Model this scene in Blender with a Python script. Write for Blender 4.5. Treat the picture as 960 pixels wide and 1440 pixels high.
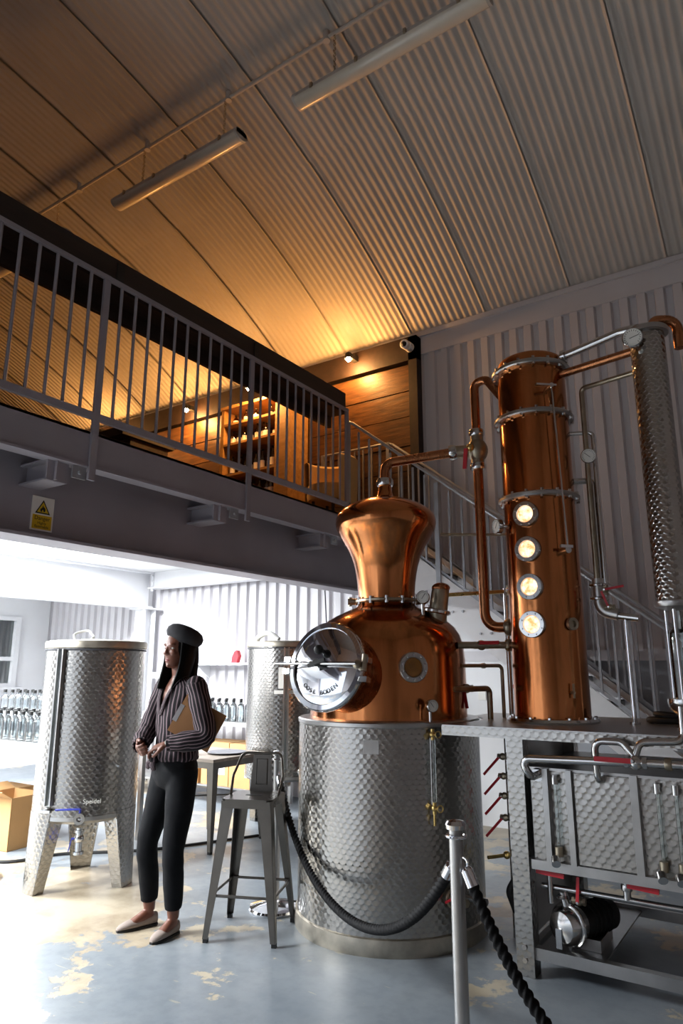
import bpy, bmesh, math, random
import numpy as np
from mathutils import Vector, Matrix, Euler

for o in list(bpy.data.objects):
    bpy.data.objects.remove(o, do_unlink=True)
scene = bpy.context.scene
COL = scene.collection
PI = math.pi
random.seed(7)

# ------------------------------------------------------------------ camera
F_PX = 960.0
PITCH = math.atan(F_PX / 4220.0)
YAW = math.atan(661.0 / (F_PX / math.cos(PITCH)))
cam_d = bpy.data.cameras.new('camera')
cam_d.sensor_fit = 'VERTICAL'
cam_d.sensor_height = 36.0
cam_d.lens = F_PX / 1440.0 * 36.0
cam_d.clip_start = 0.05
cam = bpy.data.objects.new('camera', cam_d)
COL.objects.link(cam)
cam.location = (0, 0, 1.5)
cam.rotation_euler = (PI / 2 + PITCH, 0, YAW)
scene.camera = cam

# ------------------------------------------------------------------ world, exposure
world = bpy.data.worlds.new('sky')
scene.world = world
world.use_nodes = True
wb = world.node_tree.nodes['Background']
wb.inputs[0].default_value = (0.80, 0.88, 1.0, 1)
wb.inputs[1].default_value = 1.6
scene.view_settings.view_transform = 'Standard'
scene.view_settings.look = 'None'
scene.view_settings.gamma = 1.0
scene.view_settings.use_curve_mapping = False
scene.view_settings.exposure = 0.0

LED_POWER = 430.0        # each panel below the mezzanine
SPOT_POWER = 72.0       # each warm lamp on the mezzanine
WARM = (1.0, 0.45, 0.12)

# ------------------------------------------------------------------ materials
def lin(h):
    h = h.lstrip('#')
    c = [int(h[i:i + 2], 16) / 255 for i in (0, 2, 4)]
    return tuple((x / 12.92 if x <= .04045 else ((x + .055) / 1.055) ** 2.4) for x in c) + (1,)

class NT:
    """small helper to write node trees"""
    def __init__(s, name):
        s.m = bpy.data.materials.new(name)
        s.m.use_nodes = True
        s.t = s.m.node_tree
        s.b = s.t.nodes['Principled BSDF']
    def n(s, typ, **kw):
        nd = s.t.nodes.new(typ)
        for k, v in kw.items():
            if k.startswith('i_'):
                key = k[2:]
                key = int(key) if key.isdigit() else key.replace('_', ' ')
                s.set(nd, key, v)
            else:
                setattr(nd, k, v)
        return nd
    def set(s, nd, key, v):
        if hasattr(v, 'is_output'):
            s.t.links.new(v, nd.inputs[key])
        else:
            nd.inputs[key].default_value = v
    def p(s, **kw):
        for k, v in kw.items():
            s.set(s.b, k.replace('_', ' '), v)
        return s
    def coord(s, which='Object', scale=(1, 1, 1), rot=(0, 0, 0)):
        tc = s.n('ShaderNodeTexCoord')
        mp = s.n('ShaderNodeMapping', i_Scale=scale, i_Rotation=rot)
        s.t.links.new(tc.outputs[which], mp.inputs[0])
        return mp.outputs[0]
    def noise(s, vec, scale=5, detail=4, rough=.55):
        nd = s.n('ShaderNodeTexNoise', i_Scale=scale, i_Detail=detail, i_Roughness=rough)
        s.t.links.new(vec, nd.inputs['Vector'])
        return nd.outputs['Fac']
    def ramp(s, fac, stops, interp='LINEAR'):
        r = s.n('ShaderNodeValToRGB')
        s.t.links.new(fac, r.inputs[0])
        cr = r.color_ramp
        cr.interpolation = interp
        while len(cr.elements) < len(stops):
            cr.elements.new(.5)
        for e, (p, c) in zip(cr.elements, stops):
            e.position = p
            e.color = c if len(c) == 4 else tuple(c) + (1,)
        return r.outputs[0]
    def mix(s, fac, a, b, blend='MIX'):
        m = s.n('ShaderNodeMix', data_type='RGBA', blend_type=blend)
        s.set(m, 0, fac); s.set(m, 6, a); s.set(m, 7, b)
        return m.outputs[2]
    def bump(s, h, strength=.3, dist=.01):
        b = s.n('ShaderNodeBump', i_Strength=strength, i_Distance=dist)
        s.t.links.new(h, b.inputs['Height'])
        s.t.links.new(b.outputs[0], s.b.inputs['Normal'])

def g(v):
    return (v, v, v, 1)

def plain(name, col, rough=.5, metal=0.0, grain=0.0, gscale=8, bump=0.0):
    """paint, plastic, plain metal: colour with a little uneven tone and roughness"""
    t = NT(name)
    c = lin(col) if isinstance(col, str) else col
    v = t.coord('Object')
    nz = t.noise(v, gscale, 5)
    d = grain
    a = tuple(x * (1 - d) for x in c[:3]) + (1,)
    b = tuple(min(1, x * (1 + d)) for x in c[:3]) + (1,)
    t.p(Base_Color=t.ramp(nz, [(.3, a), (.7, b)]), Metallic=metal)
    t.p(Roughness=t.ramp(nz, [(.25, g(max(.02, rough * .85))), (.75, g(min(1, rough * 1.15)))]))
    if bump:
        t.bump(t.noise(v, gscale * 6, 3), bump, .003)
    return t.m

def emit(name, col, strength):
    t = NT(name)
    t.p(Base_Color=(0, 0, 0, 1), Emission_Color=col, Emission_Strength=strength)
    return t.m

def swirl(name, pitch=.036, base=(.50, .49, .47, 1), rough=.24, slope=.10):
    """engine-turned stainless steel: overlapping rows of small polished discs"""
    t = NT(name)
    tc = t.n('ShaderNodeTexCoord')
    sx = t.n('ShaderNodeSeparateXYZ')
    t.t.links.new(tc.outputs['UV'], sx.inputs[0])
    def mth(op, a, b=None):
        nd = t.n('ShaderNodeMath', operation=op)
        t.set(nd, 0, a)
        if b is not None: t.set(nd, 1, b)
        return nd.outputs[0]
    H = .62
    u = mth('MULTIPLY', sx.outputs[0], 1 / pitch)
    v = mth('MULTIPLY', sx.outputs[1], 1 / (pitch * H))
    rb = mth('FLOOR', v)
    def cand(row):
        off = mth('MULTIPLY', mth('MODULO', row, 2.0), .5)
        x = mth('SUBTRACT', mth('FRACT', mth('ADD', u, off)), .5)
        y = mth('MULTIPLY', mth('SUBTRACT', v, row), H)
        return x, y, mth('SQRT', mth('ADD', mth('MULTIPLY', x, x), mth('MULTIPLY', y, y)))
    xa, ya, da = cand(mth('ADD', rb, 1.0))
    xb, yb, db = cand(rb)
    inside = mth('LESS_THAN', da, .60)
    outside = mth('SUBTRACT', 1.0, inside)
    def sel(p, q):
        return mth('ADD', mth('MULTIPLY', p, inside), mth('MULTIPLY', q, outside))
    x, y, d = sel(xa, xb), sel(ya, yb), sel(da, db)
    # brush marks run in circles round each disc: tangent = -y * T + x * B
    tg = t.n('ShaderNodeTangent', direction_type='UV_MAP')
    ge = t.n('ShaderNodeNewGeometry')
    def vm(op, p, q, scale=None):
        nd = t.n('ShaderNodeVectorMath', operation=op)
        t.t.links.new(p, nd.inputs[0])
        if q is not None: t.t.links.new(q, nd.inputs[1])
        if scale is not None: t.t.links.new(scale, nd.inputs['Scale'])
        return nd.outputs[0]
    T = tg.outputs[0]
    B = vm('CROSS_PRODUCT', ge.outputs['Normal'], T)
    tang = vm('ADD', vm('SCALE', T, None, mth('MULTIPLY', y, -1.0)), vm('SCALE', B, None, x))
    nt = t.n('ShaderNodeVectorMath', operation='NORMALIZE')
    t.t.links.new(tang, nt.inputs[0])
    nz = t.noise(t.coord('Object'), 3, 4)
    t.p(Base_Color=t.mix(nz, tuple(q * .75 for q in base[:3]) + (1,), base), Metallic=1.0, Roughness=rough, Anisotropic=.6, Tangent=nt.outputs[0])
    t.bump(d, 1.0, pitch * slope)
    return t.m

def copper(name, base=(.56, .205, .072, 1), dark=(.24, .085, .03, 1), rough=.115):
    t = NT(name)
    v = t.coord('Object', scale=(9, 9, 1.1))
    nz = t.noise(v, 2.2, 6, .6)
    n2 = t.noise(t.coord('Object'), 2.3, 5, .6)
    c = t.mix(t.ramp(n2, [(.35, g(0)), (.7, g(1))]), t.ramp(nz, [(.3, dark), (.62, base)]), base)
    t.p(Base_Color=c, Metallic=1.0, Roughness=t.ramp(nz, [(.3, g(rough * 1.7)), (.7, g(rough))]))
    t.bump(n2, .12, .02)
    return t.m

def wood(name, dark, light, scale=(1.2, 10, 10), rough=.6, bump=.25):
    t = NT(name)
    v = t.coord('Object', scale=scale)
    nz = t.noise(v, 2.0, 8, .65)
    n2 = t.noise(t.coord('Object'), 1.7, 4)
    c = t.mix(t.ramp(n2, [(.3, g(0)), (.75, g(.6))]), t.ramp(nz, [(.32, lin(dark)), (.68, lin(light))]), lin(dark))
    t.p(Base_Color=c, Roughness=rough)
    t.bump(nz, bump, .01)
    return t.m

def floor_mat():
    t = NT('painted_concrete')
    v = t.coord('Object')
    big = t.noise(v, .55, 6, .62)
    mid = t.noise(v, 2.1, 8, .68)
    fine = t.noise(v, 14, 5, .6)
    paint = t.ramp(big, [(.3, lin('#6c7680')), (.5, lin('#7d848a')), (.72, lin('#8a8f91'))])
    paint = t.mix(t.ramp(fine, [(.45, g(0)), (.62, g(.28))]), paint, lin('#5e6770'))
    bare = t.ramp(mid, [(.35, lin('#85745f')), (.6, lin('#b0a590'))])
    wear = t.n('ShaderNodeMath', operation='ADD')
    t.t.links.new(big, wear.inputs[0])
    mm = t.n('ShaderNodeMath', operation='MULTIPLY', i_1=.55)
    t.t.links.new(mid, mm.inputs[0])
    t.t.links.new(mm.outputs[0], wear.inputs[1])
    mask = t.ramp(wear.outputs[0], [(.808, g(0)), (.826, g(1))])
    c = t.mix(mask, paint, bare)
    # thin scratches
    sc = t.noise(t.coord('Object', scale=(1.2, 9, 1), rot=(0, 0, .7)), 4, 3, .5)
    sm = t.ramp(sc, [(.70, g(0)), (.73, g(.55))])
    c = t.mix(sm, c, lin('#a8a18e'))
    t.p(Base_Color=c, Roughness=t.ramp(mid, [(.3, g(.30)), (.7, g(.44))]))
    t.bump(mask, .25, -.004)
    return t.m

def glass_mat(name, tint=(.9, .95, .95, 1), alpha=.18, rough=.03):
    t = NT(name)
    tr = t.n('ShaderNodeBsdfTransparent', i_Color=tint)
    gl = t.n('ShaderNodeBsdfGlossy', i_Color=(1, 1, 1, 1), i_Roughness=rough)
    fr = t.n('ShaderNodeFresnel', i_IOR=1.45)
    mth = t.n('ShaderNodeMath', operation='ADD', i_1=alpha * .3)
    t.t.links.new(fr.outputs[0], mth.inputs[0])
    mx = t.n('ShaderNodeMixShader')
    t.t.links.new(mth.outputs[0], mx.inputs[0])
    t.t.links.new(tr.outputs[0], mx.inputs[1])
    t.t.links.new(gl.outputs[0], mx.inputs[2])
    t.t.links.new(mx.outputs[0], t.t.nodes['Material Output'].inputs[0])
    return t.m

def stripes(name, base, line, freq):
    t = NT(name)
    tc = t.n('ShaderNodeTexCoord')
    sx = t.n('ShaderNodeSeparateXYZ')
    t.t.links.new(tc.outputs['UV'], sx.inputs[0])
    ml = t.n('ShaderNodeMath', operation='MULTIPLY', i_1=freq)
    t.t.links.new(sx.outputs[0], ml.inputs[0])
    fr = t.n('ShaderNodeMath', operation='FRACT')
    t.t.links.new(ml.outputs[0], fr.inputs[0])
    m = t.ramp(fr.outputs[0], [(0, g(0)), (.62, g(0)), (.66, g(1)), (.94, g(1)), (.98, g(0))])
    t.p(Base_Color=t.mix(m, lin(base), lin(line)), Roughness=.8)
    t.bump(t.noise(t.coord('Object'), 60, 2), .1, .002)
    return t.m

M = {}
M['floor'] = floor_mat()
M['ceil'] = plain('ceiling_sheet_paint', '#b9b4ae', .55, 0, .08, 1.3)
M['clad'] = plain('white_cladding_paint', '#c6c4c8', .5, 0, .06, 1.5)
M['white'] = plain('white_paint', '#dcdde0', .5, 0, .03, 2)
M['soffit'] = plain('soffit_paint', '#e3e4e6', .6, 0, .02, 2)
M['block'] = plain('grey_blockwork', '#9a9da3', .8, 0, .14, 6, .3)
M['steelgrey'] = plain('grey_steel_paint', '#96929a', .45, 0, .07, 2.5)
M['galv'] = plain('galvanised_steel', '#a9acb2', .42, .55, .12, 9)
M['swirl'] = swirl('swirled_stainless', pitch=.043, base=(.43, .415, .39, 1), slope=.095, rough=.23)
M['swirl_fine'] = swirl('swirled_stainless_panel', pitch=.046, slope=.065, rough=.25, base=(.43, .415, .39, 1))
M['swirl_small'] = swirl('swirled_stainless_tube', pitch=.034, slope=.17, rough=.2)
M['steel'] = plain('polished_stainless', (.60, .60, .60, 1), .16, 1, .06, 12)
M['brushed'] = plain('brushed_stainless', (.46, .455, .45, 1), .34, 1, .12, 7)
M['worn'] = plain('stained_stainless', (.46, .42, .35, 1), .42, 1, .25, 9)
M['chrome'] = plain('mirror_steel', (.78, .79, .82, 1), .05, 1, .03, 5)
M['copper'] = copper('copper_sheet')
M['copperpipe'] = copper('copper_pipe', (.46, .19, .085, 1), (.24, .09, .04, 1), .2)
M['brass'] = plain('brass', (.65, .46, .17, 1), .28, 1, .12, 14)
M['bronze'] = plain('tarnished_bronze', (.38, .33, .25, 1), .36, 1, .2, 14)
M['red'] = plain('red_plastic', '#b3202c', .42, 0, .06)
M['blue'] = plain('blue_plastic', '#3440a8', .4, 0, .06)
M['black'] = plain('black_rubber', '#161616', .6, 0, .1)
M['rope'] = plain('black_rope', '#121214', .75, 0, .2, 40)
M['rope'].node_tree.nodes['Principled BSDF'].inputs['Specular IOR Level'].default_value = .2
M['darkwood'] = wood('dark_timber', '#1a100b', '#33211a', (8, 1, 8), .6, .2)
M['board'] = wood('stained_boards', '#3a2414', '#845a31', (1.4, 9, 12), .42, .35)
M['barwood'] = wood('bar_timber', '#2a1a0f', '#6b4727', (1.5, 8, 8), .5, .3)
M['shelfwood'] = wood('oak_shelf', '#8a6436', '#c0935a', (1.5, 8, 8), .5, .2)
M['gun'] = plain('gunmetal_lacquer', (.13, .12, .108, 1), .30, .8, .15, 6)
M['tabletop'] = wood('weathered_tabletop', '#7d7268', '#a89c8f', (1, 12, 4), .5, .2)
M['card'] = plain('cardboard', '#b98f5e', .85, 0, .08, 5)
M['paper'] = plain('white_paper', '#e8e6e0', .8, 0, .02)
M['dial'] = plain('dial_white', '#dddcd6', .4, 0, .02)
M['ink'] = plain('black_ink', '#101010', .6)
M['yellow'] = plain('sign_yellow', '#d9b312', .5, 0, .04)
M['glass'] = glass_mat('clear_glass')
M['bottleglass'] = glass_mat('bottle_glass', (.93, .96, .97, 1), .25, .05)
M['greenglass'] = glass_mat('dark_bottle_glass', (.10, .14, .09, 1), .6, .05)
M['amberglass'] = glass_mat('amber_bottle_glass', (.45, .20, .06, 1), .6, .05)
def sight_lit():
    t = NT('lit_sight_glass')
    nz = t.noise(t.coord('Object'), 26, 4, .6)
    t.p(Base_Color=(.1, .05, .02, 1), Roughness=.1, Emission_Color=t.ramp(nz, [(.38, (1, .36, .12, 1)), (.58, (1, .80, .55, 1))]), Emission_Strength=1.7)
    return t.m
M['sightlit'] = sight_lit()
M['sightamber'] = plain('amber_sight_glass', '#8a5a1c', .12, .3, .25, 18)
M['bulb'] = emit('lamp_bulb', (1.0, .74, .40, 1), 160.0)
M['led'] = emit('led_diffuser', (.96, .98, 1.0, 1), 9.0)
M['tube_off'] = plain('diffuser_plastic', '#cfc7b8', .22, 0, .04)
M['skin'] = plain('brown_skin', '#6a4030', .45, 0, .10, 14)
M['lip'] = plain('lips', '#7a3a37', .35, 0, .05)
M['eyewhite'] = plain('eye_white', '#d8d2cc', .25)
M['hair'] = plain('black_hair', '#080707', .55, 0, .2, 30)
M['hair'].node_tree.nodes['Principled BSDF'].inputs['Specular IOR Level'].default_value = .08
M['felt'] = plain('charcoal_felt', '#1d1c20', .95, 0, .15, 30, .3)
M['trouser'] = plain('black_trouser_cloth', '#101114', .8, 0, .12, 25)
M['trouser'].node_tree.nodes['Principled BSDF'].inputs['Specular IOR Level'].default_value = .15
M['blouse'] = stripes('striped_blouse', '#171216', '#6f5f64', 32)
M['blouse'].node_tree.nodes['Principled BSDF'].inputs['Specular IOR Level'].default_value = .2
M['shoe'] = plain('grey_beige_suede', '#90837b', .85, 0, .06, 20)
M['clip'] = plain('brown_clipboard', '#8a6038', .55, 0, .1, 5)
M['plate'] = plain('slate_plate', '#76767c', .4, 0, .06)
M['hedge'] = plain('dark_hedge', '#23301d', .9, 0, .4, 12)
M['hose'] = plain('milky_hose', '#d7d8d4', .35, 0, .03)
M['pewter'] = plain('cable_grey', '#33343a', .6)
M['canvas'] = plain('cream_canvas', '#c8a873', .9, 0, .08, 20)

# ------------------------------------------------------------------ mesh building
def frame_for(n):
    return Vector(n).normalized().to_track_quat('Z', 'Y').to_matrix()

def fillet(pts, rad, seg=6):
    pts = [Vector(p) for p in pts]
    out = [pts[0]]
    for i in range(1, len(pts) - 1):
        a, b, c = pts[i - 1], pts[i], pts[i + 1]
        u, v = (a - b), (c - b)
        lu, lv = u.length, v.length
        u.normalize(); v.normalize()
        ang = u.angle(v)
        if ang > PI - .05:
            out.append(b); continue
        d = min(rad / math.tan(ang / 2), lu * .49, lv * .49)
        r = d * math.tan(ang / 2)
        cen = b + (u + v).normalized() * (r / math.sin(ang / 2))
        p0, p1 = b + u * d, b + v * d
        e0, e1 = (p0 - cen), (p1 - cen)
        tot = e0.angle(e1)
        ax = e0.cross(e1).normalized()
        for k in range(seg + 1):
            out.append(cen + Matrix.Rotation(tot * k / seg, 3, ax) @ e0)
    out.append(pts[-1])
    return out

def interp3(pts, k):
    P = [Vector(p) for p in pts]; out = []
    for i in range(len(P) - 1):
        p0, p1, p2, p3 = P[max(i - 1, 0)], P[i], P[i + 1], P[min(i + 2, len(P) - 1)]
        for j in range(k):
            t = j / k
            out.append(.5 * ((2 * p1) + (p2 - p0) * t + (2 * p0 - 5 * p1 + 4 * p2 - p3) * t * t + (3 * p1 - p0 - 3 * p2 + p3) * t ** 3))
    out.append(P[-1])
    return out, None

ORG = {}

class MB:
    def __init__(s):
        s.v = []; s.f = []; s.uv = []
    def add(s, verts, faces, uvs=None):
        o = len(s.v)
        s.v += [Vector(p) for p in verts]
        for i, f in enumerate(faces):
            s.f.append([o + k for k in f])
            s.uv.append(uvs[i] if uvs else None)
        return s
    def box(s, lo, hi, mtx=None):
        x0, y0, z0 = lo; x1, y1, z1 = hi
        vs = [Vector(p) for p in [(x0, y0, z0), (x1, y0, z0), (x1, y1, z0), (x0, y1, z0), (x0, y0, z1), (x1, y0, z1), (x1, y1, z1), (x0, y1, z1)]]
        if mtx is not None:
            vs = [mtx @ p for p in vs]
        return s.add(vs, [(0, 3, 2, 1), (4, 5, 6, 7), (0, 1, 5, 4), (1, 2, 6, 5), (2, 3, 7, 6), (3, 0, 4, 7)])
    def cbox(s, c, size, mtx=None):
        h = Vector(size) / 2
        if mtx is not None:
            m = Matrix.Translation(c) @ mtx.to_4x4()
            return s.box(-h, h, m)
        c = Vector(c)
        return s.box(c - h, c + h)
    def bar(s, a, b, w, h, upv=(0, 0, 1)):
        """square bar between two points; w across, h along up"""
        a, b = Vector(a), Vector(b)
        t = (b - a).normalized()
        x = t.cross(Vector(upv))
        if x.length < 1e-5:
            x = t.cross(Vector((1, 0, 0)))
        x.normalize()
        y = x.cross(t).normalized()
        vs = []
        for p in (a, b):
            for sx, sy in ((-1, -1), (1, -1), (1, 1), (-1, 1)):
                vs.append(p + x * sx * w / 2 + y * sy * h / 2)
        return s.add(vs, [(3, 2, 1, 0), (4, 5, 6, 7), (0, 1, 5, 4), (1, 2, 6, 5), (2, 3, 7, 6), (3, 0, 4, 7)])
    def taper(s, a, b, wa, wb_, ux=(1, 0, 0), uy=(0, 1, 0)):
        a, b = Vector(a), Vector(b); ux = Vector(ux); uy = Vector(uy)
        vs = []
        for p, w in ((a, wa), (b, wb_)):
            for sx, sy in ((-1, -1), (1, -1), (1, 1), (-1, 1)):
                vs.append(p + ux * sx * w[0] / 2 + uy * sy * w[1] / 2)
        return s.add(vs, [(3, 2, 1, 0), (4, 5, 6, 7), (0, 1, 5, 4), (1, 2, 6, 5), (2, 3, 7, 6), (3, 0, 4, 7)])
    def lathe(s, prof, c=(0, 0, 0), n=48, axis=None, uref=None, a0=0, a1=2 * PI, cap=True):
        R = frame_for(axis) if axis is not None else Matrix.Identity(3)
        c = Vector(c)
        full = abs(a1 - a0 - 2 * PI) < 1e-6
        cols = n if full else n + 1
        ur = uref or max(r for r, z in prof)
        vl = [0]
        for i in range(1, len(prof)):
            vl.append(vl[-1] + math.hypot(prof[i][0] - prof[i - 1][0], prof[i][1] - prof[i - 1][1]))
        vs = []
        for r, z in prof:
            for k in range(cols):
                a = a0 + (a1 - a0) * k / n
                vs.append(c + R @ Vector((r * math.cos(a), r * math.sin(a), z)))
        fs, us = [], []
        for i in range(len(prof) - 1):
            for k in range(n):
                k2 = (k + 1) % cols
                fs.append((i * cols + k, i * cols + k2, (i + 1) * cols + k2, (i + 1) * cols + k))
                u0, u1 = (a1 - a0) * k / n * ur, (a1 - a0) * (k + 1) / n * ur
                us.append([(u0, vl[i]), (u1, vl[i]), (u1, vl[i + 1]), (u0, vl[i + 1])])
        if full and cap:
            if prof[0][0] > 1e-6:
                fs.append(tuple(reversed(range(cols)))); us.append(None)
            if prof[-1][0] > 1e-6:
                fs.append(tuple((len(prof) - 1) * cols + k for k in range(cols))); us.append(None)
        return s.add(vs, fs, us)
    def cyl(s, a, b, r, r2=None, n=16):
        a, b = Vector(a), Vector(b)
        return s.lathe([(r, 0), (r if r2 is None else r2, (b - a).length)], a, n, axis=(b - a))
    def disc(s, c, nrm, r, th=.004, n=24):
        return s.lathe([(r, 0), (r, th)], c, n, axis=nrm)
    def ring(s, c, nrm, r0, r1, th, n=32):
        return s.add(*s._ring(c, nrm, r0, r1, th, n))
    def _ring(s, c, nrm, r0, r1, th, n):
        R = frame_for(nrm); c = Vector(c)
        vs = []
        for r, z in ((r0, 0), (r1, 0), (r1, th), (r0, th)):
            for k in range(n):
                a = 2 * PI * k / n
                vs.append(c + R @ Vector((r * math.cos(a), r * math.sin(a), z)))
        fs = []
        for i in range(4):
            j = (i + 1) % 4
            for k in range(n):
                k2 = (k + 1) % n
                fs.append((i * n + k, i * n + k2, j * n + k2, j * n + k))
        return vs, fs
    def sphere(s, c, r, nu=16, nv=10, mtx=None):
        r = Vector(r) if hasattr(r, '__len__') else Vector((r, r, r))
        c = Vector(c)
        vs = []
        for j in range(1, nv):
            ph = PI * j / nv
            for k in range(nu):
                th = 2 * PI * k / nu
                p = Vector((r.x * math.sin(ph) * math.cos(th), r.y * math.sin(ph) * math.sin(th), -r.z * math.cos(ph)))
                vs.append(c + (mtx @ p if mtx is not None else p))
        pb = Vector((0, 0, -r.z)); pt = Vector((0, 0, r.z))
        vs += [c + (mtx @ pb if mtx is not None else pb), c + (mtx @ pt if mtx is not None else pt)]
        ib, it = len(vs) - 2, len(vs) - 1
        fs = []
        for j in range(nv - 2):
            for k in range(nu):
                k2 = (k + 1) % nu
                fs.append((j * nu + k, j * nu + k2, (j + 1) * nu + k2, (j + 1) * nu + k))
        for k in range(nu):
            k2 = (k + 1) % nu
            fs.append((ib, k2, k)); fs.append((it, (nv - 2) * nu + k, (nv - 2) * nu + k2))
        return s.add(vs, fs)
    def tube(s, path, r, n=12, closed=False, prof=None):
        path = [Vector(p) for p in path]
        m = len(path)
        rr = r if hasattr(r, '__len__') else [r] * m
        tang = []
        for i in range(m):
            if closed:
                t = path[(i + 1) % m] - path[i - 1]
            else:
                t = path[min(i + 1, m - 1)] - path[max(i - 1, 0)]
            tang.append(t.normalized())
        x = tang[0].orthogonal().normalized()
        vs, L = [], 0
        lens = []
        for i in range(m):
            if i:
                L += (path[i] - path[i - 1]).length
                x = (x - tang[i] * x.dot(tang[i]))
                x = x.normalized() if x.length > 1e-6 else tang[i].orthogonal().normalized()
            y = tang[i].cross(x)
            lens.append(L)
            for k in range(n):
                a = 2 * PI * k / n
                q = rr[i] * (prof(a, L) if prof else 1)
                vs.append(path[i] + x * math.cos(a) * q + y * math.sin(a) * q)
        fs, us = [], []
        rng = m if closed else m - 1
        for i in range(rng):
            j = (i + 1) % m
            for k in range(n):
                k2 = (k + 1) % n
                fs.append((i * n + k, i * n + k2, j * n + k2, j * n + k)); us.append(None)
        if not closed:
            fs.append(tuple(reversed(range(n)))); us.append(None)
            fs.append(tuple((m - 1) * n + k for k in range(n))); us.append(None)
        return s.add(vs, fs, us)
    def torus(s, c, nrm, R, r, n=32, m=8):
        F = frame_for(nrm); c = Vector(c)
        return s.tube([c + F @ Vector((R * math.cos(2 * PI * k / n), R * math.sin(2 * PI * k / n), 0)) for k in range(n)], r, m, closed=True)
    def prism(s, poly, z0, z1, mtx=None):
        n = len(poly)
        vs = [Vector((x, y, z0)) for x, y in poly] + [Vector((x, y, z1)) for x, y in poly]
        if mtx is not None:
            vs = [mtx @ p for p in vs]
        fs = [tuple(reversed(range(n))), tuple(range(n, 2 * n))]
        for k in range(n):
            k2 = (k + 1) % n
            fs.append((k, k2, n + k2, n + k))
        return s.add(vs, fs)
    def loft(s, stations, n=24, uv_u=1.0, wob=None):
        """stations: (centre, a, b, u_dir, v_dir); closed ends"""
        vs = []
        for i, (c, a, b, u, v) in enumerate(stations):
            c, u, v = Vector(c), Vector(u), Vector(v)
            for k in range(n):
                th = 2 * PI * k / n
                q = 1 + (wob(th, i) if wob else 0)
                vs.append(c + u * a * q * math.cos(th) + v * b * q * math.sin(th))
        m = len(stations)
        fs, us = [], []
        for i in range(m - 1):
            for k in range(n):
                k2 = (k + 1) % n
                fs.append((i * n + k, i * n + k2, (i + 1) * n + k2, (i + 1) * n + k))
                u0, u1 = k / n * uv_u, (k + 1) / n * uv_u
                us.append([(u0, i / m), (u1, i / m), (u1, (i + 1) / m), (u0, (i + 1) / m)])
        fs.append(tuple(reversed(range(n)))); us.append(None)
        fs.append(tuple((m - 1) * n + k for k in range(n))); us.append(None)
        return s.add(vs, fs, us)
    def mesh(s, name, org=(0, 0, 0), smooth=True, angle=38, fixn=True):
        org = Vector(org)
        me = bpy.data.meshes.new(name)
        me.from_pydata([tuple(p - org) for p in s.v], [], s.f)
        uvl = me.uv_layers.new(name='UVMap')
        co = s.v
        data = np.zeros(len(me.loops) * 2, dtype=np.float32)
        for pi_, poly in enumerate(me.polygons):
            u = s.uv[pi_]
            if u is None:
                nn = poly.normal
                ax = max(range(3), key=lambda q: abs(nn[q]))
                i, j = ((1, 2), (0, 2), (0, 1))[ax]
                for li, vi in zip(poly.loop_indices, s.f[pi_]):
                    data[2 * li] = co[vi][i]; data[2 * li + 1] = co[vi][j]
            else:
                for li, q in zip(poly.loop_indices, u):
                    data[2 * li] = q[0]; data[2 * li + 1] = q[1]
        uvl.data.foreach_set('uv', data)
        if fixn:
            bm = bmesh.new(); bm.from_mesh(me)
            bmesh.ops.recalc_face_normals(bm, faces=bm.faces)
            bm.to_mesh(me); bm.free()
        if smooth:
            me.polygons.foreach_set('use_smooth', [True] * len(me.polygons))
            me.set_sharp_from_angle(angle=math.radians(angle))
        me.update()
        return me
    def build(s, name, mat, parent=None, smooth=True, angle=38, label=None, kind=None):
        org = ORG.get(parent.name, Vector((0, 0, 0))) if parent else Vector((0, 0, 0))
        me = s.mesh(name, org, smooth, angle)
        me.materials.append(M[mat])
        return link(name, me, parent, org, label, kind)

def link(name, me, parent=None, org=None, label=None, kind=None):
    o = bpy.data.objects.new(name, me)
    COL.objects.link(o)
    if parent:
        o.parent = parent
    ORG[o.name] = Vector(org) if org is not None else Vector((0, 0, 0))
    if label: o['label'] = label
    if kind: o['kind'] = kind
    return o

def thing(name, label, cat, loc=(0, 0, 0), rotz=0, group=None, local=False):
    """Empty at a thing's base; parts are written in world space unless local"""
    o = bpy.data.objects.new(name, None)
    o.empty_display_size = .1
    COL.objects.link(o)
    o.location = loc
    o.rotation_euler = (0, 0, rotz)
    ORG[o.name] = Vector((0, 0, 0)) if local else Vector(loc)
    o['label'] = label; o['category'] = cat
    if group: o['group'] = group
    return o

def tag(o, label, cat, group=None):
    o['label'] = label; o['category'] = cat
    if group: o['group'] = group
    return o

def struct(o, label=None):
    o['kind'] = 'structure'
    if label: o['label'] = label
    return o

def struct_empty(name, loc=(0, 0, 0), label=None):
    o = bpy.data.objects.new(name, None)
    COL.objects.link(o); o.location = loc
    ORG[o.name] = Vector(loc)
    o['kind'] = 'structure'
    if label: o['label'] = label
    return o

def copy_tree(o, parent=None):
    c = o.copy(); COL.objects.link(c); c.parent = parent
    for ch in o.children:
        copy_tree(ch, c)
    return c

def text_part(name, txt, size, mat, parent, mtx, align='CENTER', depth=.0008):
    cu = bpy.data.curves.new(name, 'FONT')
    cu.body = txt; cu.size = size; cu.align_x = align; cu.align_y = 'CENTER'; cu.extrude = depth
    tmp = bpy.data.objects.new('tmp_text', cu)
    COL.objects.link(tmp)
    bpy.context.view_layer.update()
    me = bpy.data.meshes.new_from_object(tmp.evaluated_get(bpy.context.evaluated_depsgraph_get()))
    bpy.data.objects.remove(tmp, do_unlink=True)
    org = ORG.get(parent.name, Vector((0, 0, 0)))
    me.transform(Matrix.Translation(-org) @ mtx)
    me.materials.clear(); me.materials.append(M[mat])
    me.name = name
    return link(name, me, parent, org)

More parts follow.
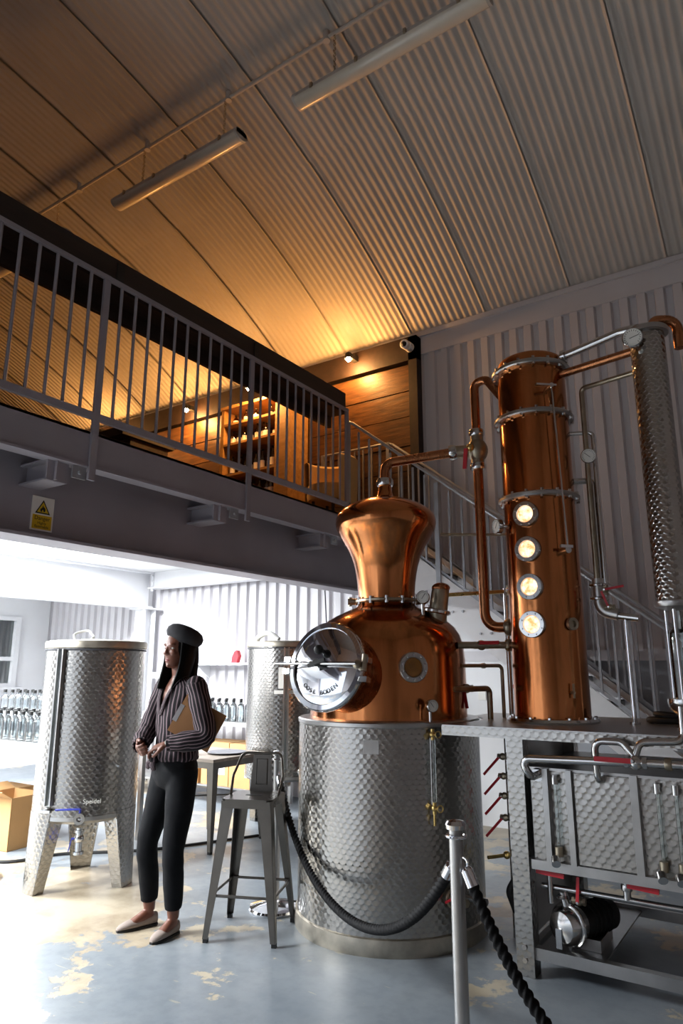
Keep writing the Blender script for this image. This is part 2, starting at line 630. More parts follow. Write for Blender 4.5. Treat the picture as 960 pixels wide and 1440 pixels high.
def axes_mtx(c, x, y):
    x = Vector(x).normalized(); y = Vector(y).normalized(); z = x.cross(y)
    m = Matrix((x, y, z)).transposed().to_4x4()
    return Matrix.Translation(c) @ m

def dirdeg(base, deg):
    a = math.atan2(base[1], base[0]) + math.radians(deg)
    return Vector((math.cos(a), math.sin(a), 0))

#@@STRUCTURE
# ================================================================== THE SETTING
XL, XR, YF, YB = -10.4, 4.6, -3.6, 6.85
XU = -17.0          # far left end of the hall; XL is the partition below the mezzanine
MZ = 3.05            # mezzanine deck level
MX = -3.80           # outer face of the mezzanine edge

fl = MB().box((XU - .2, YF - .2, -.12), (XR + .2, YB + .2, 0)).build('floor', 'floor', smooth=False)
struct(fl, 'worn blue-grey painted concrete floor with bare patches')

# ---- arched roof of corrugated sheets
_py = np.array([6.85, 5.8, 4.8, 3.8, 2.8, 1.5, 0, -1.5, -3.6])
_pz = np.array([5.42, 5.97, 6.39, 6.68, 6.86, 7.0, 7.05, 7.0, 6.78])
_pc = np.polyfit(_py, _pz, 4)
def zroof(y):
    return float(np.polyval(_pc, y))
ceil_ = struct_empty('ceiling', (0, 0, 0), 'arched corrugated sheet roof lining')
SW = .95
NP = 12.5
def sheet_mesh(y0, y1, rows, lift, name):
    cols = 88
    vs, fs = [], []
    for j in range(rows + 1):
        y = y0 + (y1 - y0) * j / rows
        z = zroof(y)
        dz = (zroof(y + .01) - zroof(y - .01)) / .02
        nrm = Vector((0, -dz, 1)).normalized()
        for i in range(cols + 1):
            u = i / cols
            w = .5 + .5 * math.cos(2 * PI * u * NP)
            h = .015 * w - lift
            if u > .985: h -= .012           # lapped edge hangs a little lower
            p = Vector((u * (SW + .012), y, z)) + nrm * h
            vs.append(p)
    for j in range(rows):
        for i in range(cols):
            a = j * (cols + 1) + i
            fs.append((a, a + cols + 1, a + cols + 2, a + 1))
    mb = MB(); mb.add(vs, fs)
    me = mb.mesh(name, smooth=True, angle=60, fixn=False)
    me.materials.append(M['ceil'])
    return me
row_spec = [(6.85, 4.62, 9, .0), (4.70, 1.82, 8, .010), (1.90, -.95, 7, .0), (-.87, -3.6, 7, .010)]
for y0, y1, rr_, lf in row_spec:
    me = sheet_mesh(y0, y1, rr_, lf, 'roof_sheet')
    for k in range(-15, 9):
        x = -3.55 + SW * k
        if x > XR or x + SW < XU: continue
        o = link('roof_sheet', me, ceil_)
        o.location = (x, 0, 0)
cover = []
for j in range(25):
    y = YB - (YB - YF) * j / 24
    cover.append((y, zroof(y) + .05))
mb = MB()
poly = cover + [(y, z + .1) for y, z in reversed(cover)]
mb.prism(poly, XU - .2, XR + .2, Matrix(((0, 0, 1, 0), (1, 0, 0, 0), (0, 1, 0, 0), (0, 0, 0, 1))))
mb.build('roof_deck', 'ceil', ceil_, smooth=False)

# ---- back wall: backing, cladding panels, header, dado with ledge
wb_ = struct_empty('wall_back', (0, YB, 0), 'white profiled steel cladding wall')
MB().box((XU - .2, YB + .03, 0), (XR + .2, YB + .2, 5.6)).build('backing', 'clad', wb_, smooth=False)
MB().box((XU, YB - .045, 5.16), (XR, YB + .03, 5.47)).build('header_trim', 'clad', wb_, smooth=False)
MB().box((XU, YB - .075, 5.38), (XR, YB - .045, 5.44)).build('eave_angle', 'clad', wb_, smooth=False)
def clad_mesh(w, pitch, name):
    mb = MB()
    xs = []
    n = int(round(w / pitch))
    for i in range(n):
        b = i * pitch
        xs += [(b, 0), (b + .075, 0), (b + .092, .04), (b + pitch - .017, .04)]
    xs.append((n * pitch, 0))
    vs, fs = [], []
    for x, d in xs:
        vs += [(x, d, 0), (x, d, 1)]
    for i in range(len(xs) - 1):
        fs.append((2 * i, 2 * i + 2, 2 * i + 3, 2 * i + 1))
    mb.add(vs, fs)
    me = mb.mesh(name, smooth=False, fixn=False)
    me.materials.append(M['clad'])
    return me
cm = clad_mesh(1.0, 1 / 6, 'cladding_panel')
for k in range(22):
    o = link('cladding_panel', cm, wb_)
    o.location = (XU + k, -.035, .02)
    o.scale = (1, 1, 5.16)
MB().box((-3.2, YB - .10, 0), (XR, YB - .036, 1.56)).build('dado', 'block', wb_, smooth=False)
MB().box((-3.2, YB - .16, 1.56), (XR, YB - .036, 1.66)).build('dado_ledge', 'clad', wb_, smooth=False)

# ---- left wall with its window
wl = struct_empty('wall_left', (XL, 0, 0), 'white wall with a window below the mezzanine')
WY0, WY1, WZ0, WZ1 = 4.5, 6.3, 1.2, 2.28
mb = MB()
mb.box((XL - .15, YF, 0), (XL, WY0, 2.95)).box((XL - .15, WY1, 0), (XL, YB - .05, 2.95))
mb.box((XL - .15, WY0, 0), (XL, WY1, WZ0)).box((XL - .15, WY0, WZ1), (XL, WY1, 2.95))
mb.build('wall_panel', 'white', wl, smooth=False)
w1 = struct_empty('window_1', (XL, (WY0 + WY1) / 2, WZ0), 'white framed window looking out on a grey yard')
mb = MB()
for a, b in (((WY0 + .08, WZ0), (WY1 - .08, WZ0 + .06)), ((WY0 + .08, WZ1 - .06), (WY1 - .08, WZ1)), ((WY0 + .08, 1.60), (5.15, 1.66)), ((5.23, 1.60), (WY1 - .08, 1.66))):
    mb.box((XL - .12, a[0], a[1]), (XL + .028, b[0], b[1]))
mb.box((XL - .12, WY0, WZ0), (XL + .03, WY0 + .08, WZ1)).box((XL - .12, WY1 - .08, WZ0), (XL + .03, WY1, WZ1)).box((XL - .115, 5.15, WZ0 + .06), (XL + .025, 5.23, WZ1 - .06))
mb.build('window_frame', 'white', w1, smooth=False)
for a, b in (((WY0 + .08, WZ0 + .06), (5.15, 1.60)), ((5.23, WZ0 + .06), (WY1 - .08, 1.60)), ((WY0 + .08, 1.66), (5.15, WZ1 - .06)), ((5.23, 1.66), (WY1 - .08, WZ1 - .06))):
    MB().box((XL - .06, a[0], a[1]), (XL - .05, b[0], b[1])).build('pane', 'glass', w1, smooth=False)
MB().box((XL - .02, WY0 - .1, WZ0 - .04), (XL + .14, WY1 + .1, WZ0)).build('window_sill', 'white', w1, smooth=False)

# ---- side and front walls; the front has a wide open loading door that lets the daylight in
wr = MB().box((XR, YF - .2, 0), (XR + .2, YB + .2, 7.1)).build('wall_right', 'clad', smooth=False)
struct(wr, 'plain pale wall')
DX0, DX1, DZ1 = -7.4, -2.6, 3.4
mb = MB()
mb.box((XU - .2, YF - .2, 0), (DX0, YF, 7.0)).box((DX1, YF - .2, 0), (XR + .2, YF, 7.0)).box((DX0, YF - .2, DZ1), (DX1, YF, 7.0))
struct(mb.build('wall_front', 'clad', smooth=False), 'pale wall with a wide open loading door')
d1 = struct_empty('door_1_offscreen', ((DX0 + DX1) / 2, YF, 0), 'open loading door frame')
mb = MB().box((DX0, YF - .25, 0), (DX0 + .1, YF + .05, DZ1)).box((DX1 - .1, YF - .25, 0), (DX1, YF + .05, DZ1)).box((DX0, YF - .25, DZ1 - .1), (DX1, YF + .05, DZ1))
mb.build('door_frame', 'steelgrey', d1, smooth=False)

struct(MB().box((XU - .2, YF - .2, 0), (XU, YB + .2, 7.1)).build('wall_end', 'clad', smooth=False), 'plain pale end wall of the hall')

# ---- store room seen through the window
struct(MB().box((-13.0, YF, 0), (-12.8, YB - .05, 2.95)).build('wall_store', 'block', smooth=False), 'grey block wall of the store room behind the window')
dt = MB().tube([(-12.55, 4.2 + .08 * k, 2.18) for k in range(31)], [.15 + (.012 if k % 2 else 0) for k in range(31)], 12)
tag(dt.build('air_duct', 'black'), 'black flexible air duct running along the store room wall behind the window', 'duct')

# ---- mezzanine deck, edge channel, deep beam, joist ends, soffit
md = struct_empty('mezzanine', (MX, 0, 0), 'grey steel mezzanine deck and edge beams')
MB().box((XU, YF, 2.95), (MX - .04, YB - .05, MZ)).build('deck', 'barwood', md, smooth=False)
ch = MB()
ch.box((MX - .02, YF, 2.80), (MX, 5.80, 3.03))
ch.box((MX - .10, YF, 2.785), (MX + .012, 5.80, 2.80)).box((MX - .10, YF, 3.015), (MX, 5.80, 3.03))
ch.build('edge_channel', 'steelgrey', md, smooth=False)
dk = MB()
dk.box((-4.17, YF, 2.33), (-4.15, YB - .05, 2.93)).box((-4.28, YF, 2.315), (-4.04, YB - .05, 2.335)).box((-4.28, YF, 2.91), (-4.04, YB - .05, 2.93))
dk.build('edge_beam', 'steelgrey', md, smooth=False)
for yy in (2.50, 3.98, 5.45):
    jb = MB()
    jb.box((-4.15, yy - .05, 2.66), (MX - .02, yy - .04, 2.80)).box((-4.15, yy - .10, 2.655), (MX - .05, yy + .05, 2.668)).box((-4.15, yy - .10, 2.782), (MX - .05, yy + .05, 2.795))
    jb.box((MX - .06, yy - .10, 2.655), (MX - .045, yy + .05, 2.80))
    jb.build('joist_end', 'steelgrey', md, smooth=False)
    pb = MB().box((MX - .03, yy + .06, 2.70), (MX - .015, yy + .16, 2.80))
    pb.cyl((MX - .015, yy + .11, 2.74), (MX + .003, yy + .11, 2.74), .014, n=8)
    pb.build('cleat', 'galv', md, smooth=False)
MB().box((XU, YF, 2.83), (-4.30, YB - .05, 2.95)).build('soffit', 'soffit', md, smooth=False)
bm1 = MB()
bm1.box((-7.82, YF, 2.34), (-7.78, 6.62, 2.83)).box((-7.92, YF, 2.32), (-7.68, 6.62, 2.345)).box((-7.92, YF, 2.805), (-7.68, 6.62, 2.83))
bm1.build('cross_beam', 'white', md, smooth=False)
bm2 = MB()
bm2.box((-7.70, 6.60, 2.60), (-4.3, 6.63, 2.83)).box((-7.70, 6.52, 2.59), (-4.3, 6.71, 2.605))
bm2.build('wall_beam', 'white', md, smooth=False)
cl = MB()
cl.box((-7.90, 6.50, 0), (-7.70, 6.52, 2.32)).box((-7.90, 6.68, 0), (-7.70, 6.70, 2.32)).box((-7.81, 6.52, 0), (-7.79, 6.68, 2.32))
cl.box((-7.96, 6.44, 2.30), (-7.64, 6.76, 2.32))
cl.build('column', 'white', md, smooth=False)
plate = MB().box((-7.70, 6.58, 2.56), (-7.66, 6.60, 2.83))
for i in range(3):
    plate.cyl((-7.68, 6.58, 2.62 + i * .08), (-7.68, 6.565, 2.62 + i * .08), .014, n=8)
plate.build('beam_cleat', 'white', md, smooth=False)

# ---- LED panels that light the room below the mezzanine
def led(x, y, label, name='ceiling_light', lname='panel_light'):
    t = thing(name, label, 'ceiling light', (x, y, 2.76), 0, 'LED panels under the mezzanine')
    MB().box((x - .17, y - .75, 2.775), (x + .17, y + .75, 2.83)).build('housing', 'white', t, smooth=False)
    MB().box((x - .15, y - .73, 2.765), (x + .15, y + .73, 2.776)).build('diffuser', 'led', t, smooth=False)
    ld = bpy.data.lights.new(lname, 'AREA')
    ld.shape = 'RECTANGLE'; ld.size = .3; ld.size_y = 1.46
    ld.energy = LED_POWER; ld.color = (.95, .98, 1.0)
    lo = bpy.data.objects.new(lname, ld)
    COL.objects.link(lo); lo.parent = t
    lo.location = (0, 0, -.002)
led(-6.9, 4.4, 'long white LED panel under the mezzanine shining beside the cross beam')
led(-5.3, .6, 'long white LED panel under the mezzanine nearest the open hall', 'hall_side_panel_offscreen', 'hall_side_light_offscreen')
led(-6.9, 1.8, 'long white LED panel under the mezzanine close to the cross beam', 'beam_side_panel_offscreen', 'beam_side_light_offscreen')
led(-9.0, 1.4, 'long white LED panel under the mezzanine between cross beam and window wall', 'window_side_panel_offscreen', 'window_side_light_offscreen')

# ---- railing along the mezzanine edge
def hpost(t, x, y, z0, z1, w=.05, d=.05):
    MB().box((x - d / 2, y - w / 2, z0), (x + d / 2, y + w / 2, z1)).build('post', 'steelgrey', t, smooth=False)
rl = thing('mezzanine_railing', 'grey steel baluster railing with dark timber handrail along the mezzanine edge', 'railing', (MX, 2.0, MZ))
RX = MX + .012
for y in (-.40, 1.13, 2.68, 4.22, 5.74):
    hpost(rl, RX, y, 2.70, 4.20, .05, .022)
MB().box((RX - .012, -1.2, 4.165), (RX + .016, 5.76, 4.195)).build('top_bar', 'steelgrey', rl, smooth=False)
MB().box((RX - .012, -1.2, 3.115), (RX + .016, 5.76, 3.165)).build('bottom_bar', 'steelgrey', rl, smooth=False)
posts = [-1.93, -.40, 1.13, 2.68, 4.22, 5.74]
bal = MB().cyl((0, 0, 0), (0, 0, 1.01), .0115, n=12).mesh('baluster')
bal.materials.append(M['steelgrey'])
for a, b in zip(posts[1:-1], posts[2:]):
    for k in range(1, 12):
        y = a + (b - a) * k / 12
        o = link('baluster', bal, rl)
        o.location = (RX - MX, y - 2.0, 3.16 - MZ)
MB().box((MX - .20, -1.2, 4.15), (MX - .015, 5.76, 4.385)).build('handrail', 'darkwood', rl, smooth=False)
MB().box((MX - .235, -1.2, 4.03), (MX - .20, 5.76, 4.385)).build('inner_board', 'darkwood', rl, smooth=False)
for y in (2.80, 4.30):
    MB().box((MX - .016, y - .03, 4.20), (MX - .006, y + .03, 4.36)).build('strap', 'black', rl, smooth=False)

# ---- staircase down along the back wall
SL = .78
st = thing('staircase', 'grey steel staircase descending along the back wall behind the stills', 'staircase', (-1.8, 6.2, 0))
X0 = MX; RUN = MZ / SL
YN, YFAR = 5.80, 6.66
def zs(x):
    return MZ - SL * (x - X0)
for y in (YN, YFAR):
    pts = [(X0 - .02, MZ + .04), (X0 + .12, MZ + .04), (X0 + RUN + .05, .03), (X0 + RUN + .05, 0), (X0 + RUN - .33, 0), (X0 - .02, MZ - .27)]
    m = Matrix(((1, 0, 0, 0), (0, 0, 1, 0), (0, 1, 0, 0), (0, 0, 0, 1)))
    so = MB().prism(pts, y - .006, y + .006, m).build('stringer', 'white', st, smooth=False)
    fl_ = MB()
    fl_.bar((X0, y + (.02 if y == YN else -.02), MZ + .04), (X0 + RUN, y + (.02 if y == YN else -.02), .03), .05, .01)
    fl_.bar((X0, y + (.02 if y == YN else -.02), MZ - .26), (X0 + RUN - .3, y + (.02 if y == YN else -.02), .01), .05, .01)
    fl_.build('stringer_flange', 'white', so, smooth=False)
    for k in range(14):
        x = X0 + (k + .55) * RUN / 15
        for q in (-.05, .05):
            if y == YN: MB().cyl((x + q, y - .006, zs(x) - .13), (x + q, y - .016, zs(x) - .13), .011, n=8).build('bolt', 'galv', so, smooth=False)
NT_ = 15
for k in range(NT_ - 1):
    x = X0 + (k + .5) * RUN / NT_
    z = MZ - (k + 1) * MZ / NT_
    tr = MB().box((x - .14, YN + .006, z - .012), (x + .16, YFAR - .006, z))
    tr.box((x + .148, YN + .006, z - .05), (x + .16, YFAR - .006, z)).box((x - .14, YN + .006, z - .05), (x - .128, YFAR - .006, z))
    tr.build('tread', 'galv', st, smooth=False)
for y in (YN, YFAR):
    rb = MB()
    rb.tube([(X0 - .02, y, MZ + 1.02), (X0 + .05, y, MZ + .99), (X0 + RUN, y, 1.0)], .017, 8)
    rb.build('stair_handrail', 'galv', st)
    MB().bar((X0, y, MZ + .12), (X0 + RUN, y, .14), .012, .03).build('lower_rail', 'galv', st, smooth=False)
    for k in range(1, 31):
        x = X0 + RUN * k / 31
        w = .022 if k % 8 == 0 else .009
        MB().box((x - w, y - w, zs(x) + (.0 if k % 8 == 0 else .12)), (x + w, y + w, zs(x) + .975)).build('baluster', 'galv', st, smooth=False)
    hp = MB().box((X0 - .03, y - .02, MZ - .1), (X0 + .01, y + .02, MZ + 1.03)); hp.build('newel_post', 'galv', st, smooth=False)
    hp = MB().box((X0 + RUN - .02, y - .02, 0), (X0 + RUN + .02, y + .02, 1.02)); hp.build('newel_post', 'galv', st, smooth=False)
lr = thing('landing_railing', 'short level railing on the mezzanine beside the stair head', 'railing', (-4.2, YFAR, MZ))
MB().tube([(-4.75, YFAR, MZ + 1.02), (X0 - .035, YFAR, MZ + 1.02)], .017, 8).build('top_bar', 'galv', lr)
MB().box((-4.75, YFAR - .008, MZ + .10), (X0 - .035, YFAR + .008, MZ + .13)).build('bottom_bar', 'galv', lr, smooth=False)
MB().box((-4.77, YFAR - .02, MZ), (-4.73, YFAR + .02, MZ + 1.03)).build('post', 'galv', lr, smooth=False)
for k in range(1, 8):
    x = -4.75 + .95 * k / 8
    MB().box((x - .009, YFAR - .009, MZ + .12), (x + .009, YFAR + .009, MZ + 1.01)).build('baluster', 'galv', lr, smooth=False)

# ---- timber lining on the mezzanine end of the back wall
tl = struct_empty('trim_1', (-3.5, YB, MZ), 'dark stained timber boarding on the mezzanine back wall')
rng = random.Random(11)
zb = MZ
hts = [.33, .34, .30, .36, .32, .34]
for h in hts:
    ends = [-3.53, -5.15, -6.25, -8.2, -10.4, -12.6, -14.8]
    for a, b in zip(ends[1:], ends[:-1]):
        dy = rng.uniform(0, .012)
        MB().box((a + .003, YB - .105 - dy, zb + .006), (b - .003, YB - .05, zb + h - .006)).build('board', 'board', tl, smooth=False)
    zb += h
MB().box((XU, YB - .17, 5.06), (-3.42, YB - .05, 5.36)).build('top_timber', 'darkwood', tl, smooth=False)
MB().box((-3.53, YB - .17, MZ), (-3.42, YB - .05, 5.36)).build('edge_timber', 'darkwood', tl, smooth=False)
#@@OBJECTS

# ================================================================== fittings used on several things
def valve(parent, p, axis, r=.03, hdir=None, hlen=.11, hmat='red', bmat='bronze', hoff=None):
    """ball valve: body with two hex nuts and a lever"""
    p = Vector(p); ax = Vector(axis).normalized()
    mb = MB().sphere(p, r * 1.15, 14, 8)
    for s_ in (-1, 1):
        mb.lathe([(r * .95, 0), (r * .95, r * .6)], p + ax * s_ * r * 1.35 - ax * r * .3, 6, axis=ax)
        mb.lathe([(r * .75, 0), (r * .75, r * .5)], p + ax * s_ * r * .9 - ax * r * .25, 16, axis=ax)
    v = mb.build('valve', bmat, parent)
    if hdir is not None:
        hd_ = Vector(hdir).normalized()
        up = Vector(hoff).normalized() if hoff is not None else Vector((0, 0, 1))
        b = p + up * r * 1.6
        MB().cyl(p, b + up * .006, r * .3, n=10).build('stem', 'steel', v)
        MB().bar(b + hd_ * .0, b + hd_ * hlen, r * .75, r * .35, up).build('lever', hmat, v, smooth=False)
    return v

def clamp(parent, p, axis, r, w=.022, mat='steel'):
    ax = Vector(axis).normalized(); p = Vector(p)
    return MB().lathe([(r, -w / 2), (r * 1.35, -w / 2), (r * 1.5, -w / 4), (r * 1.5, w / 4), (r * 1.35, w / 2), (r, w / 2)], p, 18, axis=ax).build('clamp', mat, parent)

def gauge(parent, c, nrm, r, rot=.6, back=.03, rim='steel'):
    c = Vector(c); nrm = Vector(nrm).normalized()
    R = frame_for(nrm)
    cs = MB().lathe([(r * .8, -back), (r, -back * .8), (r, .004), (r * .93, .008), (r * .9, .002), (r * .88, -back * .5)], c, 28, axis=nrm, cap=False).build('gauge', rim, parent)
    MB().disc(c + nrm * .0005, nrm, r * .9, .002, 28).build('dial', 'dial', cs)
    tk = MB()
    for k in range(17):
        a = math.radians(-45 + 270 * k / 16)
        d = R @ Vector((math.cos(a), math.sin(a), 0))
        tk.bar(c + nrm * .003 + d * r * .66, c + nrm * .003 + d * r * .82, r * .05, .001, nrm)
    tk.build('dial_marks', 'ink', cs, smooth=False, kind='stuff')
    d = R @ Vector((math.cos(rot), math.sin(rot), 0))
    MB().bar(c + nrm * .004 - d * r * .3, c + nrm * .004 + d * r * .65, r * .06, .001, nrm).build('needle', 'ink', cs, smooth=False)
    return cs

def sight(parent, c, nrm, r, gmat, bolts=8, rimmat='steel', depth=.03):
    c = Vector(c); nrm = Vector(nrm).normalized(); R = frame_for(nrm)
    ring = MB().lathe([(r * .63, -depth), (r, -depth), (r, .012), (r * .96, .016), (r * .68, .016), (r * .63, .010), (r * .63, -depth)], c, 36, axis=nrm, cap=False).build('sight_glass', rimmat, parent)
    MB().lathe([(0, .004), (r * .35, .0035), (r * .635, .001)], c, 28, axis=nrm).build('pane', gmat, ring)
    for k in range(bolts):
        a = 2 * PI * (k + .5) / bolts
        d = R @ Vector((math.cos(a), math.sin(a), 0))
        MB().lathe([(r * .07, 0), (r * .07, r * .10)], c + d * r * .82 + nrm * .015, 6, axis=nrm).build('bolt', 'steel', ring, smooth=False)
    return ring

def flange(parent, c, r, z, th=.03, n=14, w=.032, mat='brushed'):
    o = MB().lathe([(r - .004, z - th / 2), (r + w * .8, z - th / 2), (r + w, z - th / 4), (r + w, z + th / 4), (r + w * .8, z + th / 2), (r - .004, z + th / 2)], (c[0], c[1], 0), 56).build('flange', mat, parent)
    for k in range(n):
        a = 2 * PI * k / n
        p = Vector((c[0] + (r + w * .62) * math.cos(a), c[1] + (r + w * .62) * math.sin(a), z - th / 2 - .012))
        MB().lathe([(.011, 0), (.011, th + .024)], p, 6).build('bolt', 'steel', o, smooth=False)
    return o

def pipe(parent, pts, r, mat='steel', rad=None, name='pipe', n=12):
    return MB().tube(fillet(pts, rad or r * 2.6, 6), r, n).build(name, mat, parent)

# ================================================================== POT STILL
SC = Vector((-2.32, 4.0, 0))
CD = Vector((.501, -.866, 0))
ps = thing('pot_still', 'large copper pot still with onion head on a swirled stainless steel jacket', 'still', SC)
def at_still(deg, r, z):
    d = dirdeg(CD, deg)
    return Vector((SC.x + d.x * r, SC.y + d.y * r, z)), d
MB().lathe([(.555, .0), (.588, .0), (.592, .03), (.586, .085), (.575, .09)], SC, 72).build('base_ring', 'worn', ps)
MB().lathe([(.574, .085), (.574, 1.165)], SC, 96, uref=.574).build('jacket', 'swirl', ps)
MB().lathe([(.574, 1.160), (.580, 1.165), (.581, 1.185), (.574, 1.192), (.53, 1.195), (.50, 1.196)], SC, 72).build('jacket_rim', 'brushed', ps)
prof = [(.507, 1.19), (.508, 1.40), (.505, 1.55), (.497, 1.64), (.478, 1.705), (.445, 1.755), (.40, 1.795), (.34, 1.83), (.27, 1.862), (.215, 1.885), (.192, 1.90), (.190, 1.915)]
MB().lathe(prof, SC, 96).build('copper_body', 'copper', ps, angle=60)
flange(ps, SC, .192, 1.93, .022, 12, .022, 'bronze')
for dg in (-88, 85):
    p, d = at_still(dg, .225, 1.93)
    MB().cyl(p - d * .02, p + d * .035, .022, n=10).cyl(p + d * .02 - Vector((0, 0, .03)), p + d * .02 + Vector((0, 0, .03)), .012, n=8).build('flange_clamp', 'bronze', ps)
hp = [(.190, 1.935), (.191, 1.99), (.196, 2.05), (.204, 2.11), (.216, 2.17), (.235, 2.23), (.262, 2.29), (.296, 2.345), (.325, 2.395), (.341, 2.435), (.346, 2.465), (.343, 2.495), (.330, 2.525), (.300, 2.555), (.255, 2.585), (.195, 2.612), (.13, 2.632), (.075, 2.645), (.058, 2.66), (.047, 2.70), (.042, 2.755)]
MB().lathe(hp, SC, 96).build('onion_head', 'copper', ps, angle=60)
clamp(ps, (SC.x, SC.y, 2.76), (0, 0, 1), .040, .05)
# manway
dm = dirdeg(CD, -30)
am = (dm + Vector((0, 0, .20))).normalized()
mc = Vector((SC.x, SC.y, 1.505)) + dm * .695
mw = MB().lathe([(.225, -.34), (.228, -.05), (.232, 0)], mc, 56, axis=am).build('manway', 'copperpipe', ps)
MB().lathe([(.215, -.020), (.250, -.022), (.258, -.006), (.258, .012), (.248, .026), (.222, .028), (.215, -.02)], mc, 64, axis=am, cap=False).build('clamp_ring', 'chrome', mw)
MB().lathe([(.224, .020), (.20, .032), (.15, .045), (.09, .053), (.04, .056), (0, .057)], mc, 64, axis=am).build('manway_door', 'chrome', mw, angle=60)
sx = Vector((0, 0, 1)).cross(am).normalized()       # to the viewer's right across the door
uy = am.cross(sx).normalized()
MB().tube([mc + am * .085 - sx * .31, mc + am * .092 - sx * .15, mc + am * .095, mc + am * .085 + sx * .25], .0095, 10).build('cross_bar', 'steel', mw)
MB().sphere(mc + am * .10 + uy * .075, (.028, .028, .028), 14, 8).cyl(mc + am * .05 + uy * .075, mc + am * .09 + uy * .075, .012).build('vent_knob', 'black', mw)
MB().cyl(mc + am * .05, mc + am * .115, .022, n=12).bar(mc + am * .115 - sx * .05 - uy * .02, mc + am * .115 + sx * .06 + uy * .015, .02, .014, am).build('locking_screw', 'black', mw)
for s_, zz in ((-1, .035), (-1, -.035), (1, .03), (1, -.075)):
    MB().cbox(mc + sx * s_ * .272 + uy * zz + am * .01, (.045, .03, .045), frame_for(am)).build('hinge_lug', 'steel', mw, smooth=False)
MB().cyl(mc + sx * .27 - uy * .03 + am * .03, mc + sx * .27 + uy * .06 + am * .03, .017, n=12).sphere(mc + sx * .24 + uy * .0 + am * .055, .026).build('hinge', 'bronze', mw)
for i, chh in enumerate('OOSE BODEN'):
    if chh == ' ': continue
    a = math.radians(-90 + (i - 4.5) * 9.2)
    rr2 = .158
    rad_ = sx * math.cos(a) + uy * math.sin(a)
    tan_ = -sx * math.sin(a) + uy * math.cos(a)
    text_part('lettering', chh, .034, 'ink', mw, axes_mtx(mc + am * .0455 + rad_ * rr2, tan_, -rad_), depth=.0015)
# sight glass on the pot
p, d = at_still(17, .512, 1.50)
sight(ps, p, d, .088, 'sightamber', 10, 'brushed')
# pressure gauge, stand pipe and level glass on the jacket
p, d = at_still(25, .60, 1.285)
gauge(ps, p, d, .036, 2.2)
q, d2 = at_still(25, .57, 1.245)
pipe(ps, [p - d * .03, q + Vector((0, 0, .02)), q - Vector((0, 0, .05))], .010)
lg0, d = at_still(24, .61, 1.13)
lg1, _ = at_still(24, .61, .74)
for pp in (lg0, lg1):
    v = MB().cyl(pp - d * .04, pp + d * .012, .012).sphere(pp, .018).cyl(pp - Vector((0, 0, .03)), pp + Vector((0, 0, .03)), .011).build('gauge_cock', 'brass', ps)
    MB().torus(pp + d * .03 + dirdeg(d, 90) * .02, d, .017, .004, 20, 6).cyl(pp, pp + d * .032, .005).build('hand_wheel', 'brass', v)
MB().cyl(lg1 - Vector((0, 0, .03)), lg1 - Vector((0, 0, .09)), .008, n=10).build('drain_tip', 'brass', ps)
MB().cyl(lg1 + Vector((0, 0, .03)), lg0 - Vector((0, 0, .03)), .007, n=10).build('level_tube', 'glass', ps)
for s_ in (-1, 1):
    o2 = dirdeg(d, 90) * .014 * s_
    MB().cyl(lg1 + o2 + Vector((0, 0, .02)), lg0 + o2 - Vector((0, 0, .02)), .002, n=6).build('guard_rod', 'steel', ps)
# thermometer and filling stub on the shoulder
p, d = at_still(38, .37, 1.93)
gauge(ps, p, CD + Vector((-.25, 0, .05)), .042, 1.0)
MB().cyl(p - CD * .03, Vector((p.x, p.y, 1.78)) - CD * .03, .012).build('gauge_stem', 'steel', ps)
p, d = at_still(62, .36, 1.82)
stub = MB().cyl(p - Vector((0, 0, .05)), p + Vector((.03, .01, .17)), .062, .056, 24).build('filling_stub', 'bronze', ps)
MB().sphere(p + Vector((.032, .01, .18)), (.06, .06, .035), 18, 8).build('stub_cap', 'copperpipe', stub)
clamp(stub, p + Vector((.0, .0, .03)), (.03, .01, .17), .062, .03, 'steel')
# drain valve low on the jacket
p, d = at_still(35, .585, .27)
MB().cyl(p, p + d * .09, .022).torus(p + d * .012, d, .045, .008, 24, 6).build('drain_pipe', 'bronze', ps)
valve(ps, p + d * .08, d, .024, (-.6, -.3, -.35), .10)
p, d = at_still(47, .58, .25)
MB().cyl(p, p + d * .13, .020).build('drain_stub', 'steel', ps)
p, d = at_still(29, .579, .985)
MB().disc(p, d, .016, .01, 12).build('jacket_plug', 'steel', ps)
p, d = at_still(-10, .5745, 1.06)
pl = MB().cbox(p, (.09, .002, .075), Matrix.Rotation(math.atan2(d.y, d.x) + PI / 2, 3, 'Z')).build('rating_plate', 'brushed', ps, smooth=False)

# ================================================================== EQUIPMENT STAND WITH WORKTOP
WZ = 1.185
es = thing('equipment_stand', 'stainless steel stand with swirled worktop carrying the copper column', 'stand', (-.5, 4.2, 0))
arc = []
for k in range(13):
    a = math.radians(48 - (48 + 27) * k / 12)
    arc.append((SC.x + .60 * math.cos(a), SC.y + .60 * math.sin(a)))
poly = [(-1.775, 3.66), (.75, 3.66), (.75, 4.80), (-1.92, 4.80)] + arc
MB().prism(poly, WZ - .012, WZ).build('worktop', 'brushed', es, smooth=False)
MB().box((-1.775, 3.655, WZ - .055), (.75, 3.672, WZ - .006)).build('front_edge', 'swirl_fine', es, smooth=False)
for x0, y0 in ((-1.41, 3.68), (.60, 3.68), (-1.41, 4.62), (.60, 4.62)):
    MB().box((x0, y0, 0), (x0 + .09, y0 + .09, WZ - .012)).build('post', 'swirl_fine', es, smooth=False)
for zz in (.075, .135):
    MB().lathe([(.013, 0), (.013, .01)], (-1.365, 3.68, zz), 6, axis=(0, -1, 0)).build('bolt', 'steel', es, smooth=False)
for y in (3.70, 4.63):
    MB().box((-1.32, y, .08), (.60, y + .045, .135)).build('lower_rail', 'brushed', es, smooth=False)
